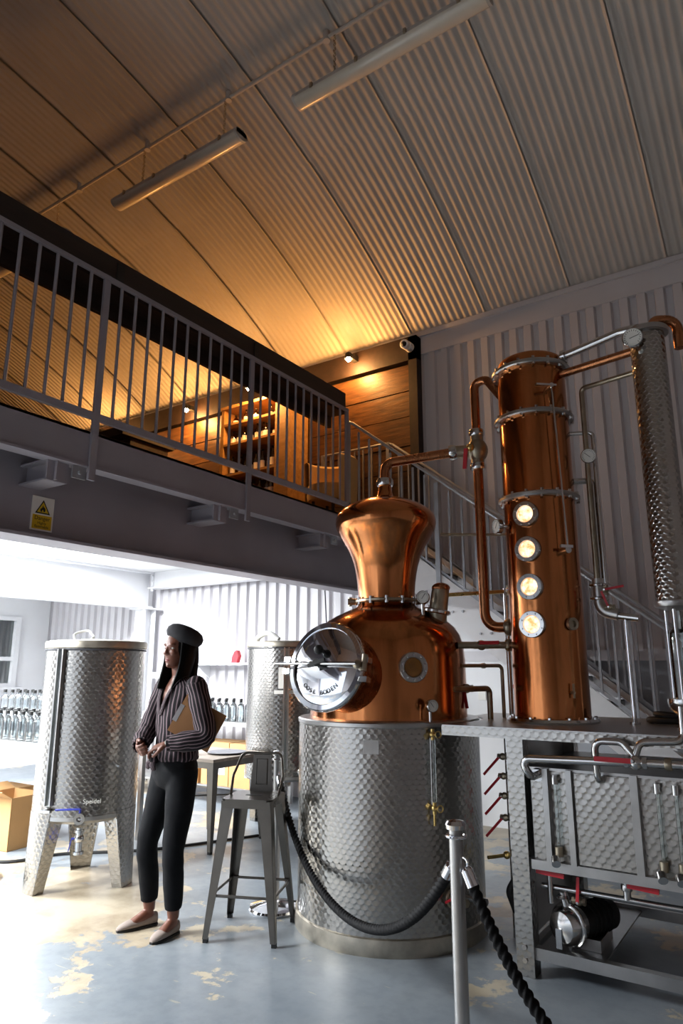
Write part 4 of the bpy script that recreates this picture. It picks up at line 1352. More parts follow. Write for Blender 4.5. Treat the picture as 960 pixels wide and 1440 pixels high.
def rope(A, B, zlow, label, zA=.865, zB=.865, skew=.5):
    A, B = Vector(A), Vector(B)
    d = (B - A); L = d.length; d.normalize()
    A2, B2 = A + d * .045, B - d * .045
    n = 430
    pts = []
    for k in range(n + 1):
        t = k / n
        x = A2.lerp(B2, t)
        s_ = 2 * t - 1
        z = zlow + (zA - .075 - zlow) * (math.cosh(1.9 * s_) - 1) / (math.cosh(1.9) - 1)
        pts.append(Vector((x.x, x.y, z)))
    r_ = thing('barrier_rope', label, 'rope', A2 + Vector((0, 0, .79)), 0, 'twisted barrier ropes')
    MB().tube(pts, .0185, 15, prof=lambda a, l: 1 + .20 * math.cos(3 * a - 3 * 2 * PI * l / .085)).build('cord', 'rope', r_, angle=80)
    for P, e, nx in ((A2, pts[0], pts[3]), (B2, pts[-1], pts[-4])):
        dd = (e - nx).normalized()
        MB().lathe([(.019, -.045), (.022, -.045), (.022, .010), (.014, .02), (0, .022)], e, 20, axis=dd).build('ferrule', 'chrome', r_)
        MB().torus(e + dd * .035, d.cross(Vector((0, 0, 1))), .017, .005, 20, 6).build('hook', 'chrome', r_)
    return r_
rope(S2, S1, .32, 'black twisted rope sagging in front of the swirled steel jacket')
rope(S1, S3, .20, 'black twisted rope sagging in front of the stand and pump')

# ================================================================== HANGING FLUORESCENT LIGHTS
cdt = MB().tube([(XU, 3.8, 6.60), (XR, 3.8, 6.60)], .018, 8)
cdo = cdt.build('conduit', 'ceil'); tag(cdo, 'long pale conduit pipe running along the roof above the lights', 'pipe')
for x in np.arange(-8.2, 3, 1.1):
    MB().cyl((x, 3.8, 6.57), (x, 3.8, 6.66), .03, n=10).build('conduit_bracket', 'ceil', cdo)
def fluoro(x0, x1, label):
    y, z = 3.8, 6.11
    t = thing('fluorescent_light', label, 'ceiling light', ((x0 + x1) / 2, y, z), 0, 'hanging fluorescent battens')
    m_ = Matrix(((0, 0, 1, 0), (1, 0, 0, 0), (0, 1, 0, 0), (0, 0, 0, 1)))
    MB().prism([(y - .07, z), (y + .07, z), (y + .06, z + .05), (y - .06, z + .05)], x0, x1, m_).build('housing', 'ceil', t, smooth=False)
    pts = [(y + .075 * math.cos(PI + PI * k / 10), z + .048 * math.sin(PI + PI * k / 10)) for k in range(11)]
    df = MB().prism(pts, x0 + .02, x1 - .02, m_).build('diffuser', 'tube_off', t)
    for xe in (x0, x1 - .03):
        MB().prism([(y + .08 * math.cos(2 * PI * k / 14), z + .01 + .056 * math.sin(2 * PI * k / 14)) for k in range(14)], xe, xe + .03, m_).build('end_cap', 'ceil', t)
    for xe in (x0 + .38, x1 - .22):
        chn = MB()
        zz = z + .05; k = 0
        while zz < 6.585:
            chn.torus((xe, y, zz + .016), (1, 0, 0) if k % 2 else (0, 1, 0), .012, .0035, 8, 5)
            zz += .026; k += 1
        chn.build('chain', 'bronze', t, kind='stuff')
    for xe in np.linspace(x0 + .2, x1 - .2, 4):
        MB().box((xe - .012, y - .085, z - .005), (xe + .012, y - .068, z + .04)).build('clip', 'bronze', t, smooth=False)
fluoro(-5.32, -3.62, 'unlit fluorescent batten hung on chains from the conduit above the railing')
fluoro(-3.00, -1.30, 'unlit fluorescent batten hung on chains above the pot still')
fluoro(-7.85, -6.15, 'unlit fluorescent batten half hidden behind the timber handrail')

# ================================================================== MEZZANINE: LAMPS, CAMERA, SIGN, BAR
def spot(x, y, z, label, power=None):
    t = thing('spot_lamp', label, 'lamp', (x, y, z), 0, 'warm spot lamps on the mezzanine')
    MB().box((x - .03, y + .05, z + .02), (x + .03, YB - .175, z + .08)).build('bracket', 'black', t, smooth=False)
    MB().lathe([(.012, .09), (.04, .07), (.05, .02), (.052, .0)], (x, y, z), 20, cap=False).build('shade', 'black', t)
    MB().sphere((x, y, z - .005), .032, 14, 8).build('bulb', 'bulb', t)
    ld = bpy.data.lights.new('lamp_light', 'POINT')
    ld.energy = power or SPOT_POWER; ld.color = WARM; ld.shadow_soft_size = .09
    lo = bpy.data.objects.new('lamp_light', ld); COL.objects.link(lo); lo.parent = t
    lo.location = (0, -.01, -.07)
spot(-4.26, 6.50, 5.20, 'glowing warm spot lamp on the timber boards nearest the security camera')
spot(-5.53, 6.12, 4.98, 'glowing warm spot lamp above the bottle shelves')
spot(-7.08, 6.50, 5.15, 'glowing warm spot lamp above the bar counter')
spot(-9.00, 6.50, 5.15, 'warm spot lamp further along the timber wall past the bar counter')
cv = thing('security_camera', 'small white dome security camera on the top corner of the timber lining', 'camera', (-3.50, 6.62, 5.21))
MB().cyl((-3.50, 6.68, 5.21), (-3.50, 6.60, 5.21), .055, n=24).build('mount', 'white', cv)
MB().lathe([(.05, -.05), (.055, .05), (.045, .07), (.03, .075)], (-3.50, 6.56, 5.20), 24, axis=(.25, -.9, -.25)).build('housing', 'white', cv)
MB().sphere((-3.483, 6.495, 5.182), .032, 16, 10).build('lens', 'black', cv)

sg = thing('warning_sign', 'white and yellow flammable danger sign fixed to the dark beam', 'sign', (-4.145, 2.585, 2.5))
SY0, SY1, SZ0, SZ1 = 2.505, 2.665, 2.385, 2.615
MB().box((-4.15, SY0, SZ0), (-4.143, SY1, SZ1)).build('board', 'paper', sg, smooth=False)
MB().box((-4.143, SY0 + .01, SZ0 + .01), (-4.1425, SY1 - .01, SZ0 + .105)).build('yellow_panel', 'yellow', sg, smooth=False)
mY = Matrix(((0, 0, 1, 0), (1, 0, 0, 0), (0, 1, 0, 0), (0, 0, 0, 1)))
yc = (SY0 + SY1) / 2; zc = 2.535
def tri(s_):
    return [(yc - .055 * s_, zc - .035 * s_), (yc + .055 * s_, zc - .035 * s_), (yc, zc + .060 * s_)]
MB().prism(tri(1), -4.143, -4.1424, mY).build('triangle_border', 'ink', sg, smooth=False)
MB().prism(tri(.76), -4.1424, -4.1419, mY).build('triangle', 'yellow', sg, smooth=False)
flm = [(-.016, -.022), (-.02, -.008), (-.013, .006), (-.010, -.002), (-.002, .024), (.006, .006), (.010, .012), (.018, -.004), (.015, -.020), (.006, -.022), (.004, -.012), (-.002, -.006), (-.007, -.014), (-.006, -.022)]
MB().prism([(yc + a, zc + b) for a, b in flm], -4.1419, -4.1414, mY).build('flame_symbol', 'ink', sg, smooth=False)
for tx, sz, zz in (('Danger', .038, SZ0 + .083), ('Highly', .025, SZ0 + .051), ('flammable', .025, SZ0 + .027)):
    text_part('lettering', tx, sz, 'ink', sg, axes_mtx((-4.1422, yc, zz), (0, 1, 0), (0, 0, 1)), depth=.0004)

# ---- back bar with bottles
bb = thing('back_bar', 'tall timber bottle rack with lit top shelf against the mezzanine wall', 'shelf', (-5.66, 6.55, MZ))
BX0, BX1, BY0, BY1 = -6.12, -5.20, 6.30, 6.70
MB().box((BX0, BY1 - .02, MZ), (BX1, BY1, 5.02)).build('back_panel', 'barwood', bb, smooth=False)
MB().box((BX1 - .04, BY0, MZ), (BX1 + .18, BY1, 4.86)).build('side_panel', 'shelfwood', bb, smooth=False)
MB().box((BX0 - .05, BY0, MZ), (BX0, BY1, 4.90)).build('side_panel', 'shelfwood', bb, smooth=False)
shz = (3.20, 3.58, 3.96, 4.38, 4.66)
for z in shz:
    MB().box((BX0, BY0, z - .03), (BX1 - .04, BY1 - .02, z)).build('shelf', 'shelfwood', bb, smooth=False)
MB().box((BX0 - .05, BY0 - .02, 4.86), (BX1, BY1, 4.90)).build('top_board', 'shelfwood', bb, smooth=False)
bpro = {}
def bar_bottle(kind):
    h = (.27, .24, .30)[kind]; r = (.036, .042, .033)[kind]
    t = thing('bar_bottle', 'spirit bottle', 'bottle', (0, 0, 0), 0, 'bottles on the back bar', local=True)
    m_ = ('greenglass', 'amberglass', 'bottleglass')[kind]
    MB().lathe([(r * .9, 0), (r, .006), (r, h * .58), (r * .8, h * .68), (r * .36, h * .78), (r * .34, h * .93)], (0, 0, 0), 14).build('bottle', m_, t)
    MB().lathe([(r * .40, h * .92), (r * .40, h), (0, h)], (0, 0, 0), 10).build('cap', 'black', t)
    MB().lathe([(r * 1.015, h * .15), (r * 1.015, h * .48)], (0, 0, 0), 14, cap=False).build('bottle_label', 'paper', t)
    return t
used = [False] * 3
protos = [bar_bottle(k) for k in range(3)]
knd = ('dark green spirit bottle', 'amber spirit bottle', 'clear spirit bottle')
whr = {4.66: 'on the top shelf of the back bar', 4.38: 'on the second shelf of the back bar', 3.96: 'on the middle shelf of the back bar', 3.58: 'on the fourth shelf of the back bar', 3.20: 'on the lowest shelf of the back bar'}
rng = random.Random(5)
for z in shz:
    for i in range(8):
        if z == 4.66 and i % 2: continue
        k = rng.randrange(3)
        if z > 4.5: k = 2 if i % 4 else 1
        o = protos[k] if not used[k] else copy_tree(protos[k])
        used[k] = True
        sc_ = .68 if z == 4.66 else (.85 if z == 4.38 else 1)
        o.location = (BX0 + .07 + i * .098, BY0 + .12 + rng.uniform(-.02, .06), z)
        o.scale = (1, 1, sc_)
        o['label'] = knd[k] + ' with paper label ' + whr[z]
bc = thing('bar_counter', 'dark timber bar counter on the mezzanine in front of the bottle rack', 'counter', (-7.2, 5.2, MZ))
MB().box((-8.6, 4.6, 4.02), (-6.0, 5.35, 4.12)).build('counter_top', 'darkwood', bc, smooth=False)
for k in range(6):
    MB().box((-8.5 + k * .41, 4.75, MZ), (-8.5 + k * .41 + .40, 4.80, 4.02)).build('front_board', 'barwood', bc, smooth=False)
MB().box((-6.09, 4.80, MZ), (-6.05, 5.30, 4.02)).build('end_panel', 'barwood', bc, smooth=False)
MB().box((-8.5, 4.80, MZ), (-8.46, 5.30, 4.02)).build('end_panel', 'barwood', bc, smooth=False)
ar = thing('canvas_armchair', 'cream upholstered tub armchair on the mezzanine near the stair head', 'chair', (-4.25, 6.10, MZ))
MB().lathe([(.0, MZ + .25), (.25, MZ + .25), (.26, MZ + .30), (.25, MZ + .42), (.0, MZ + .44)], (-4.25, 6.10, 0), 28).build('seat', 'canvas', ar)
MB().lathe([(.25, MZ + .2), (.30, MZ + .2), (.32, MZ + .72), (.29, MZ + .75), (.26, MZ + .72), (.25, MZ + .2)], (-4.25, 6.10, 0), 24, a0=-.6, a1=3.4).build('backrest', 'canvas', ar)
for k in range(4):
    a = PI / 4 + k * PI / 2
    MB().cyl((-4.25 + .19 * math.cos(a), 6.10 + .19 * math.sin(a), MZ), (-4.25 + .19 * math.cos(a), 6.10 + .19 * math.sin(a), MZ + .26), .018, n=8).build('leg', 'darkwood', ar)

# ================================================================== BOTTLING AREA BELOW THE MEZZANINE
def bench(x0, x1, y0, y1, z, label, shelf=True):
    t = thing('steel_bench', label, 'bench', ((x0 + x1) / 2, (y0 + y1) / 2, 0))
    MB().box((x0, y0, z - .05), (x1, y1, z)).build('bench_top', 'brushed', t, smooth=False)
    for x in (x0 + .05, x1 - .05):
        for y in (y0 + .05, y1 - .05):
            MB().box((x - .02, y - .02, 0), (x + .02, y + .02, z - .05)).build('leg', 'brushed', t, smooth=False)
    if shelf: MB().box((x0 + .05, y0 + .05, .18), (x1 - .05, y1 - .05, .20)).build('lower_shelf', 'brushed', t, smooth=False)
    return t
bench(-7.6, -5.12, 3.42, 4.50, .90, 'steel bench crowded with bottles behind the tank beside the woman', False)
bench(-7.5, -5.05, 5.95, 6.60, .90, 'steel bench with bottles along the white back wall')
gb = thing('gin_bottle', 'clear bottle', 'bottle', (0, 0, 0), 0, 'clear bottles on the benches', local=True)
MB().lathe([(.036, 0), (.040, .006), (.040, .15), (.034, .17), (.015, .185), (.014, .215)], (0, 0, 0), 14).build('bottle', 'bottleglass', gb)
MB().lathe([(.018, .208), (.018, .238), (0, .24)], (0, 0, 0), 12).build('cap', 'black', gb)
first = [True]
def put(x, y, z, label):
    o = gb if first[0] else copy_tree(gb)
    first[0] = False
    o.location = (x, y, z); o['label'] = label
ri = thing('bench_riser', 'white shelf riser at the back of the bottle bench', 'riser', (-6.3, 4.25, .90))
MB().box((-7.5, 4.02, 1.02), (-5.2, 4.46, 1.04)).build('shelf', 'white', ri, smooth=False)
for x in (-7.48, -5.24):
    MB().box((x, 4.04, .90), (x + .03, 4.44, 1.02)).build('support', 'white', ri, smooth=False)
for j in range(3):
    for i in range(12):
        put(-6.52 + i * .115 + (j % 2) * .02, 3.50 + j * .12, .90, 'clear black-capped bottle standing in the %s row on the bench behind the tank' % ('front', 'second', 'third')[j])
for j in range(2):
    for i in range(11):
        put(-6.95 + i * .13, 4.12 + j * .14, 1.04, 'clear black-capped bottle in the %s row on the raised shelf behind the tank' % ('front', 'rear')[j])
for j in range(3):
    for i in range(11):
        put(-6.35 + i * .115, 6.04 + j * .13, .90, 'clear black-capped bottle in the %s row on the bench along the back wall' % ('front', 'middle', 'rear')[j])
def carton(x, y, z, sx_, sy_, sz_, rot, label, lab=False, open_=False):
    t = thing('cardboard_box', label, 'box', (x, y, z), math.radians(rot), 'cardboard boxes', local=True)
    hx, hy = sx_ / 2, sy_ / 2; w = .006
    if open_:
        m_ = MB().box((-hx, -hy, 0), (hx, hy, w)).box((-hx, -hy, 0), (hx, -hy + w, sz_)).box((-hx, hy - w, 0), (hx, hy, sz_)).box((-hx, -hy, 0), (-hx + w, hy, sz_)).box((hx - w, -hy, 0), (hx, hy, sz_))
        m_.build('body', 'card', t, smooth=False)
        MB().bar((0, -hy + .0, sz_), (0, -hy - .10, sz_ + .06), sx_, w, (0, .6, .8)).build('flap', 'card', t, smooth=False)
        MB().bar((-hx, 0, sz_), (-hx - .11, 0, sz_ + .05), sy_, w, (.5, 0, .8)).build('flap', 'card', t, smooth=False)
    else:
        MB().box((-hx, -hy, 0), (hx, hy, sz_)).build('body', 'card', t, smooth=False)
        MB().box((-hx - .001, -.025, sz_), (hx + .001, .025, sz_ + .001)).build('tape', 'canvas', t, smooth=False)
    if lab:
        for zz in (.25, .6):
            MB().box((hx * .1, -hy - .0015, sz_ * zz), (hx * .75, -hy, sz_ * (zz + .2))).build('paper_label', 'paper', t, smooth=False)
carton(-5.98, 3.72, 0.0, .44, .36, .42, 6, 'open plain cardboard box on the floor left of the tank legs', open_=True)
for (x, y, z, q, lb) in ((-5.35, 6.2, .20, True, 'labelled cardboard box on the bench shelf nearest the rear tank'), (-5.80, 6.22, .20, True, 'labelled cardboard box on the bench shelf in the middle of the row'), (-6.25, 6.2, .20, True, 'labelled cardboard box on the bench shelf furthest from the rear tank')):
    carton(x, y, z, .42, .36, .46, 0, lb, q)
carton(-6.50, 3.95, 0, .40, .36, .40, 0, 'closed cardboard box on the floor under the bottle bench')
carton(-7.05, 3.95, 0, .40, .36, .34, 0, 'shallow closed cardboard box on the floor under the bottle bench')
sh = thing('wall_shelf', 'white shelf on the back wall above the rear bench', 'shelf', (-6.0, 6.68, 1.5))
MB().box((-6.9, 6.52, 1.53), (-5.05, 6.80, 1.555)).build('board', 'white', sh, smooth=False)
for x in (-6.7, -5.25):
    MB().prism([(6.55, 1.53), (6.80, 1.53), (6.80, 1.36)], x, x + .02, mY).build('bracket', 'white', sh, smooth=False)
rb = MB().prism([(-6.14, 1.556), (-6.05, 1.556), (-6.02, 1.64), (-6.05, 1.71), (-6.09, 1.70), (-6.13, 1.63)], 6.62, 6.68, Matrix(((1, 0, 0, 0), (0, 0, 1, 0), (0, 1, 0, 0), (0, 0, 0, 1))))
tag(rb.build('red_packet', 'red', smooth=False), 'crumpled red packet on the wall shelf', 'packet')
o = MB().lathe([(.04, 1.556), (.04, 1.70), (.02, 1.72), (.02, 1.75)], (-5.62, 6.66, 0), 16).build('tin', 'canvas'); tag(o, 'small beige tin on the wall shelf', 'tin')
o = MB().lathe([(.035, 1.556), (.035, 1.74), (.012, 1.78), (.012, 1.80)], (-5.80, 6.66, 0), 16).build('white_bottle', 'white'); tag(o, 'tall white plastic bottle on the wall shelf', 'bottle')
fx_ = thing('filling_machine', 'steel bench-top bottle filler on the rear bench', 'machine', (-6.95, 6.25, .90))
MB().box((-7.15, 6.10, .90), (-6.60, 6.45, .96)).build('base', 'brushed', fx_, smooth=False)
MB().box((-7.10, 6.36, .96), (-6.65, 6.42, 1.42)).build('back_plate', 'brushed', fx_, smooth=False)
MB().box((-7.10, 6.16, 1.36), (-6.65, 6.42, 1.44)).build('head', 'steel', fx_, smooth=False)
for i in range(4):
    MB().cyl((-7.03 + i * .105, 6.22, 1.18), (-7.03 + i * .105, 6.22, 1.36), .010, n=8).build('nozzle', 'steel', fx_)
cb = MB().tube([(-4.75 + .001 * k, 6.70 - .0 * k, 2.59 - .016 * k) for k in range(60)], .008, 6)
tag(cb.build('wall_cable', 'pewter'), 'thin grey cable hanging down the white back wall', 'cable')
pts, _r = interp3([(-6.1, 3.22, .013), (-5.45, 3.36, .013), (-5.28, 3.75, .013), (-5.0, 4.02, .013), (-4.75, 4.30, .013), (-4.45, 4.92, .013), (-4.35, 5.15, .013)], 10)
tag(MB().tube(pts, .012, 8).build('floor_cable', 'black'), 'black cable lying across the floor behind the tank legs', 'cable')
pts = [(-5.30 + .26 * math.cos(k * .26), 2.98 + .20 * math.sin(k * .26), .012 + .0016 * k * .26) for k in range(60)]
tag(MB().tube(pts, .012, 8).build('coiled_cable', 'black'), 'black cable coil on the floor left of the tank', 'cable')
dr = struct_empty('door_2', (-2.55, 6.72, 0), 'white door with wall switch below the stairs')
MB().box((-3.15, 6.70, 0), (-2.25, 6.745, 2.0)).build('door_leaf', 'white', dr, smooth=False)
MB().box((-2.83, 6.69, 1.18), (-2.75, 6.70, 1.32)).build('notice', 'paper', dr, smooth=False)
MB().box((-2.50, 6.685, 1.30), (-2.36, 6.70, 1.335)).build('push_bar', 'red', dr, smooth=False)
# ================================================================== PERSON
pe = thing('person', 'woman in black beret, striped blouse and black trousers standing with hands clasped', 'person', (-3.331, 3.11, 0), YAW, local=True)
Z = Vector((0, 0, 1))
Lb = Vector((.66, -.75, 0)).normalized(); Fb = Vector((-.75, -.66, 0)).normalized()
Fh = Vector((-.60, -.80, 0)).normalized(); Lh = Vector((.80, -.60, 0)).normalized()
def limb(mb, pts, rad, n=18, uv=.5, wob=None, flat=1.0):
    """tapered limb through pts with radii; frames follow the path"""
    pts = [Vector(p) for p in pts]
    st_ = []
    x = None
    for i, p in enumerate(pts):
        t = (pts[min(i + 1, len(pts) - 1)] - pts[max(i - 1, 0)]).normalized()
        if x is None:
            x = t.cross(Vector((0, 1, 0)) if abs(t.y) < .9 else Vector((1, 0, 0))).normalized()
        x = (x - t * x.dot(t)).normalized()
        y = t.cross(x)
        st_.append((p, rad[i], rad[i] * flat, x, y))
    mb.loft(st_, n, uv, wob)
def interp(pts, rad, k):
    """denser path by Catmull-Rom"""
    P = [Vector(p) for p in pts]; out, ro = [], []
    for i in range(len(P) - 1):
        p0, p1, p2, p3 = P[max(i - 1, 0)], P[i], P[i + 1], P[min(i + 2, len(P) - 1)]
        for j in range(k):
            t = j / k
            out.append(.5 * ((2 * p1) + (p2 - p0) * t + (2 * p0 - 5 * p1 + 4 * p2 - p3) * t * t + (3 * p1 - p0 - 3 * p2 + p3) * t ** 3))
            ro.append(rad[i] * (1 - t) + rad[i + 1] * t)
    out.append(P[-1]); ro.append(rad[-1])
    return out, ro
body = MB()
TC = Vector((.012, 0, 0))
tors = [(.80, .09, .050), (.86, .135, .075), (.92, .138, .090), (.98, .126, .090), (1.05, .122, .088), (1.12, .130, .094), (1.20, .142, .106), (1.28, .150, .104), (1.34, .152, .092), (1.385, .135, .075), (1.415, .09, .058), (1.44, .055, .05)]
body.loft([(TC + Vector((0, 0, z)), a, b, Lb, Fb) for z, a, b in tors], 28)
limb(body, [(.018, .012, 1.39), (.012, .008, 1.45), (.004, .004, 1.52), (0, 0, 1.57)], [.062, .052, .050, .050])
HC = Vector((-.004, .004, 0))
hd_ = [(1.497, .052, .018, .020), (1.507, .047, .034, .036), (1.525, .034, .047, .056), (1.555, .018, .058, .078), (1.590, .008, .066, .089), (1.63, .0, .071, .096), (1.67, -.005, .070, .095), (1.70, -.008, .062, .085), (1.725, -.008, .045, .062), (1.742, -.004, .018, .026)]
body.loft([(HC + Fh * f + Z * z, a, b, Lh, Fh) for z, f, a, b in hd_], 28)
def hp_(f, l, z):
    return HC + Fh * f + Lh * l + Z * z
limb(body, [hp_(.088, 0, 1.632), hp_(.100, 0, 1.605), hp_(.106, 0, 1.588), hp_(.096, 0, 1.578)], [.008, .010, .0125, .009], 12)
for s_ in (-1, 1):
    body.sphere(hp_(.096, s_ * .010, 1.583), (.009, .009, .007), 10, 6)
    body.sphere(hp_(.072, s_ * .034, 1.590), (.022, .022, .020), 12, 8)
    body.sphere(hp_(.080, s_ * .028, 1.640), (.020, .020, .009), 12, 6)
    body.sphere(hp_(-.004, s_ * .068, 1.605), (.012, .010, .026), 10, 8)
body.sphere(hp_(.076, 0, 1.512), (.018, .018, .014), 12, 8)
# arms
ARL = [(.140, -.115, 1.385), (.195, -.185, 1.24), (.230, -.235, 1.105), (.125, -.252, 1.078), (.015, -.240, 1.065)]
ARR = [(-.100, .110, 1.385), (-.150, .105, 1.24), (-.190, .080, 1.110), (-.190, -.040, 1.065), (-.172, -.140, 1.042)]
for A in (ARL, ARR):
    p_, r_ = interp(A, [.052, .046, .040, .036, .026], 4)
    limb(body, p_, r_, 16)
    body.sphere(A[0], .054, 14, 10)
def hand(mb, w, d, nrm, side, curl=(28, 62, 92)):
    """palm, four fingers of unequal length and a thumb leaving the side of the palm"""
    d = Vector(d).normalized(); nrm = Vector(nrm); nrm = (nrm - d * nrm.dot(d)).normalized()
    t = d.cross(nrm) * side
    w = Vector(w)
    mb.loft([(w + d * x, a, b, t, nrm) for x, a, b in ((-.02, .025, .020), (.01, .027, .018), (.035, .035, .016), (.062, .040, .0145), (.085, .039, .012), (.094, .034, .009))], 16)
    for off, ln in ((.029, .070), (.0098, .080), (-.0098, .074), (-.0285, .058)):
        p = w + d * .082 + t * off
        ps_ = [p]; 
        for k, fr in enumerate((.44, .32, .24)):
            a = math.radians(curl[k])
            p = p + (d * math.cos(a) + nrm * math.sin(a)) * ln * fr
            ps_.append(p)
        limb(mb, ps_, [.0092, .0088, .0080, .0064], 10)
    b0 = w + d * .018 + t * .026
    b1 = b0 + (d * .70 + t * .55 + nrm * .35).normalized() * .040
    b2 = b1 + (d * .90 + t * .05 + nrm * .42).normalized() * .030
    b3 = b2 + (d * .92 - t * .10 + nrm * .38).normalized() * .022
    limb(mb, [b0, b1, b2, b3], [.014, .0115, .0100, .0074], 10)
hand(body, (.015, -.240, 1.065), (-.93, .10, -.30), (-.25, .25, -.93), 1, (22, 58, 95))
hand(body, (-.172, -.140, 1.042), (.18, -.93, -.22), (.75, .15, .45), 1, (30, 75, 110))
# legs and feet
LGR = [(-.050, .062, .90), (-.085, .048, .70), (-.138, .022, .47), (-.128, .060, .27), (-.118, .076, .085)]
LGL = [(.070, -.062, .90), (.068, -.088, .70), (.050, -.112, .46), (.056, -.090, .27), (.060, -.072, .085)]
for A in (LGR, LGL):
    p_, r_ = interp(A, [.082, .072, .050, .049, .031], 4)
    limb(body, p_, r_, 18)
FEET = (((-.081, .102), (-.275, -.046)), ((.078, -.033), (-.026, -.222)))
for (hx, hy), (tx, ty) in FEET:
    h = Vector((hx, hy, 0)); t = Vector((tx, ty, 0)); d = (t - h).normalized(); w = d.cross(Z); L_ = (t - h).length
    body.loft([(h + d * L_ * f + Z * zc, a, b, w, Z) for f, zc, a, b in ((.06, .042, .020, .028), (.16, .055, .027, .046), (.30, .055, .029, .044), (.48, .042, .031, .031), (.66, .030, .033, .021), (.84, .022, .026, .014))], 16)
me = body.mesh('body', fixn=True)
tmp = bpy.data.objects.new('tmp_body', me); COL.objects.link(tmp)
md_ = tmp.modifiers.new('r', 'REMESH'); md_.mode = 'VOXEL'; md_.voxel_size = .0046
sm_ = tmp.modifiers.new('s', 'SMOOTH'); sm_.factor = .5; sm_.iterations = 3
bpy.context.view_layer.update()
bme = bpy.data.meshes.new_from_object(tmp.evaluated_get(bpy.context.evaluated_depsgraph_get()))
bpy.data.objects.remove(tmp, do_unlink=True)
bme.name = 'body'
bme.materials.clear(); bme.materials.append(M['skin'])
bme.polygons.foreach_set('use_smooth', [True] * len(bme.polygons))
link('body', bme, pe)
# face
for s_ in (-1, 1):
    e = MB().sphere(hp_(.0775, s_ * .031, 1.6165), (.0130, .0130, .0075), 14, 8).build('eye', 'eyewhite', pe)
    MB().sphere(hp_(.0875, s_ * .030 + .001, 1.6165), (.0045, .0045, .0055), 10, 6).build('iris', 'hair', e)
    limb_ = MB(); limb(limb_, [hp_(.084, s_ * .016, 1.6405), hp_(.086, s_ * .030, 1.646), hp_(.070, s_ * .048, 1.640)], [.0035, .004, .002], 8)
    limb_.build('eyebrow', 'hair', pe)
lp_ = MB()
for zz, rr2 in ((1.5495, .0052), (1.5405, .0062)):
    limb(lp_, [hp_(.070, -.026, 1.5455), hp_(.0885, -.012, zz), hp_(.0925, 0, zz - .0005), hp_(.0885, .012, zz), hp_(.070, .026, 1.5455)], [.002, rr2, rr2, rr2, .002], 10)
lp_.build('lips', 'lip', pe)
# hair: crown, side curtains and the fall at the back
hr = MB()
hr.sphere(HC + Fh * -.022 + Z * 1.625, (.093, .100, .125), 24, 16, Matrix((Lh, Fh, Z)).transposed())
for s_ in (-1, 1):
    pts_ = [hp_(.000, s_ * .062, 1.69), hp_(.012, s_ * .074, 1.62), hp_(.022, s_ * .076, 1.54), hp_(.045, s_ * .074, 1.45), hp_(.075, s_ * .066, 1.37)]
    p_, _r = interp(pts_, [1] * 5, 4)
    hr.loft([(q - Fh * .034 * (1 - .5 * i / len(p_)), .064 + .003 * math.sin(i * .5) - .022 * (i / len(p_)) ** 3, .026 - .006 * (i / len(p_)), Fh, Lh) for i, q in enumerate(p_)], 20, wob=lambda th, i: .05 * math.sin(7 * th))
    # locks at the tip
p_, _r = interp([hp_(-.07, 0, 1.66), hp_(-.085, 0, 1.55), hp_(-.085, 0, 1.46), hp_(-.10, 0, 1.36)], [1] * 4, 4)
hr.loft([(q + Fh * .012, .093 - .002 * i, .052, Lh, Fh) for i, q in enumerate(p_)], 24, wob=lambda th, i: .05 * math.sin(9 * th))
hr.build('hair', 'hair', pe, angle=80)
bt_ = Matrix.Rotation(math.radians(21), 3, Vector((0, 1, 0))) @ Matrix.Rotation(math.radians(-6), 3, Vector((1, 0, 0)))
be = MB()
be.lathe([(.0, -.052), (.076, -.050), (.084, -.040), (.108, -.026), (.122, -.002), (.121, .024), (.104, .048), (.068, .064), (.02, .070), (0, .070)], (0, 0, 0), 36)
be.v = [bt_ @ Vector((p.x * 1.0, p.y, p.z)) + Vector((.024, .012, 1.690)) for p in be.v]
be.build('beret', 'felt', pe, angle=80)
# blouse
bl = MB()
def fold(th, i):
    return .03 * math.sin(6 * th + i * .55) + .018 * math.sin(11 * th - i * .8)
tb_ = [(.945, .150, .112), (.965, .168, .124), (1.00, .166, .122), (1.05, .158, .118), (1.12, .156, .116), (1.20, .162, .122), (1.28, .168, .118), (1.34, .170, .104), (1.385, .158, .088), (1.415, .118, .072), (1.437, .078, .062)]
P_, a_ = interp([(0, 0, z) for z, a, b in tb_], [a for z, a, b in tb_], 3)
_, b_ = interp([(0, 0, z) for z, a, b in tb_], [b for z, a, b in tb_], 3)
bl.loft([(TC + p, a, b, Lb, Fb) for p, a, b in zip(P_, a_, b_)], 60, 1.0, wob=lambda th, i: (.4 if i > 22 else 1) * fold(th, i))
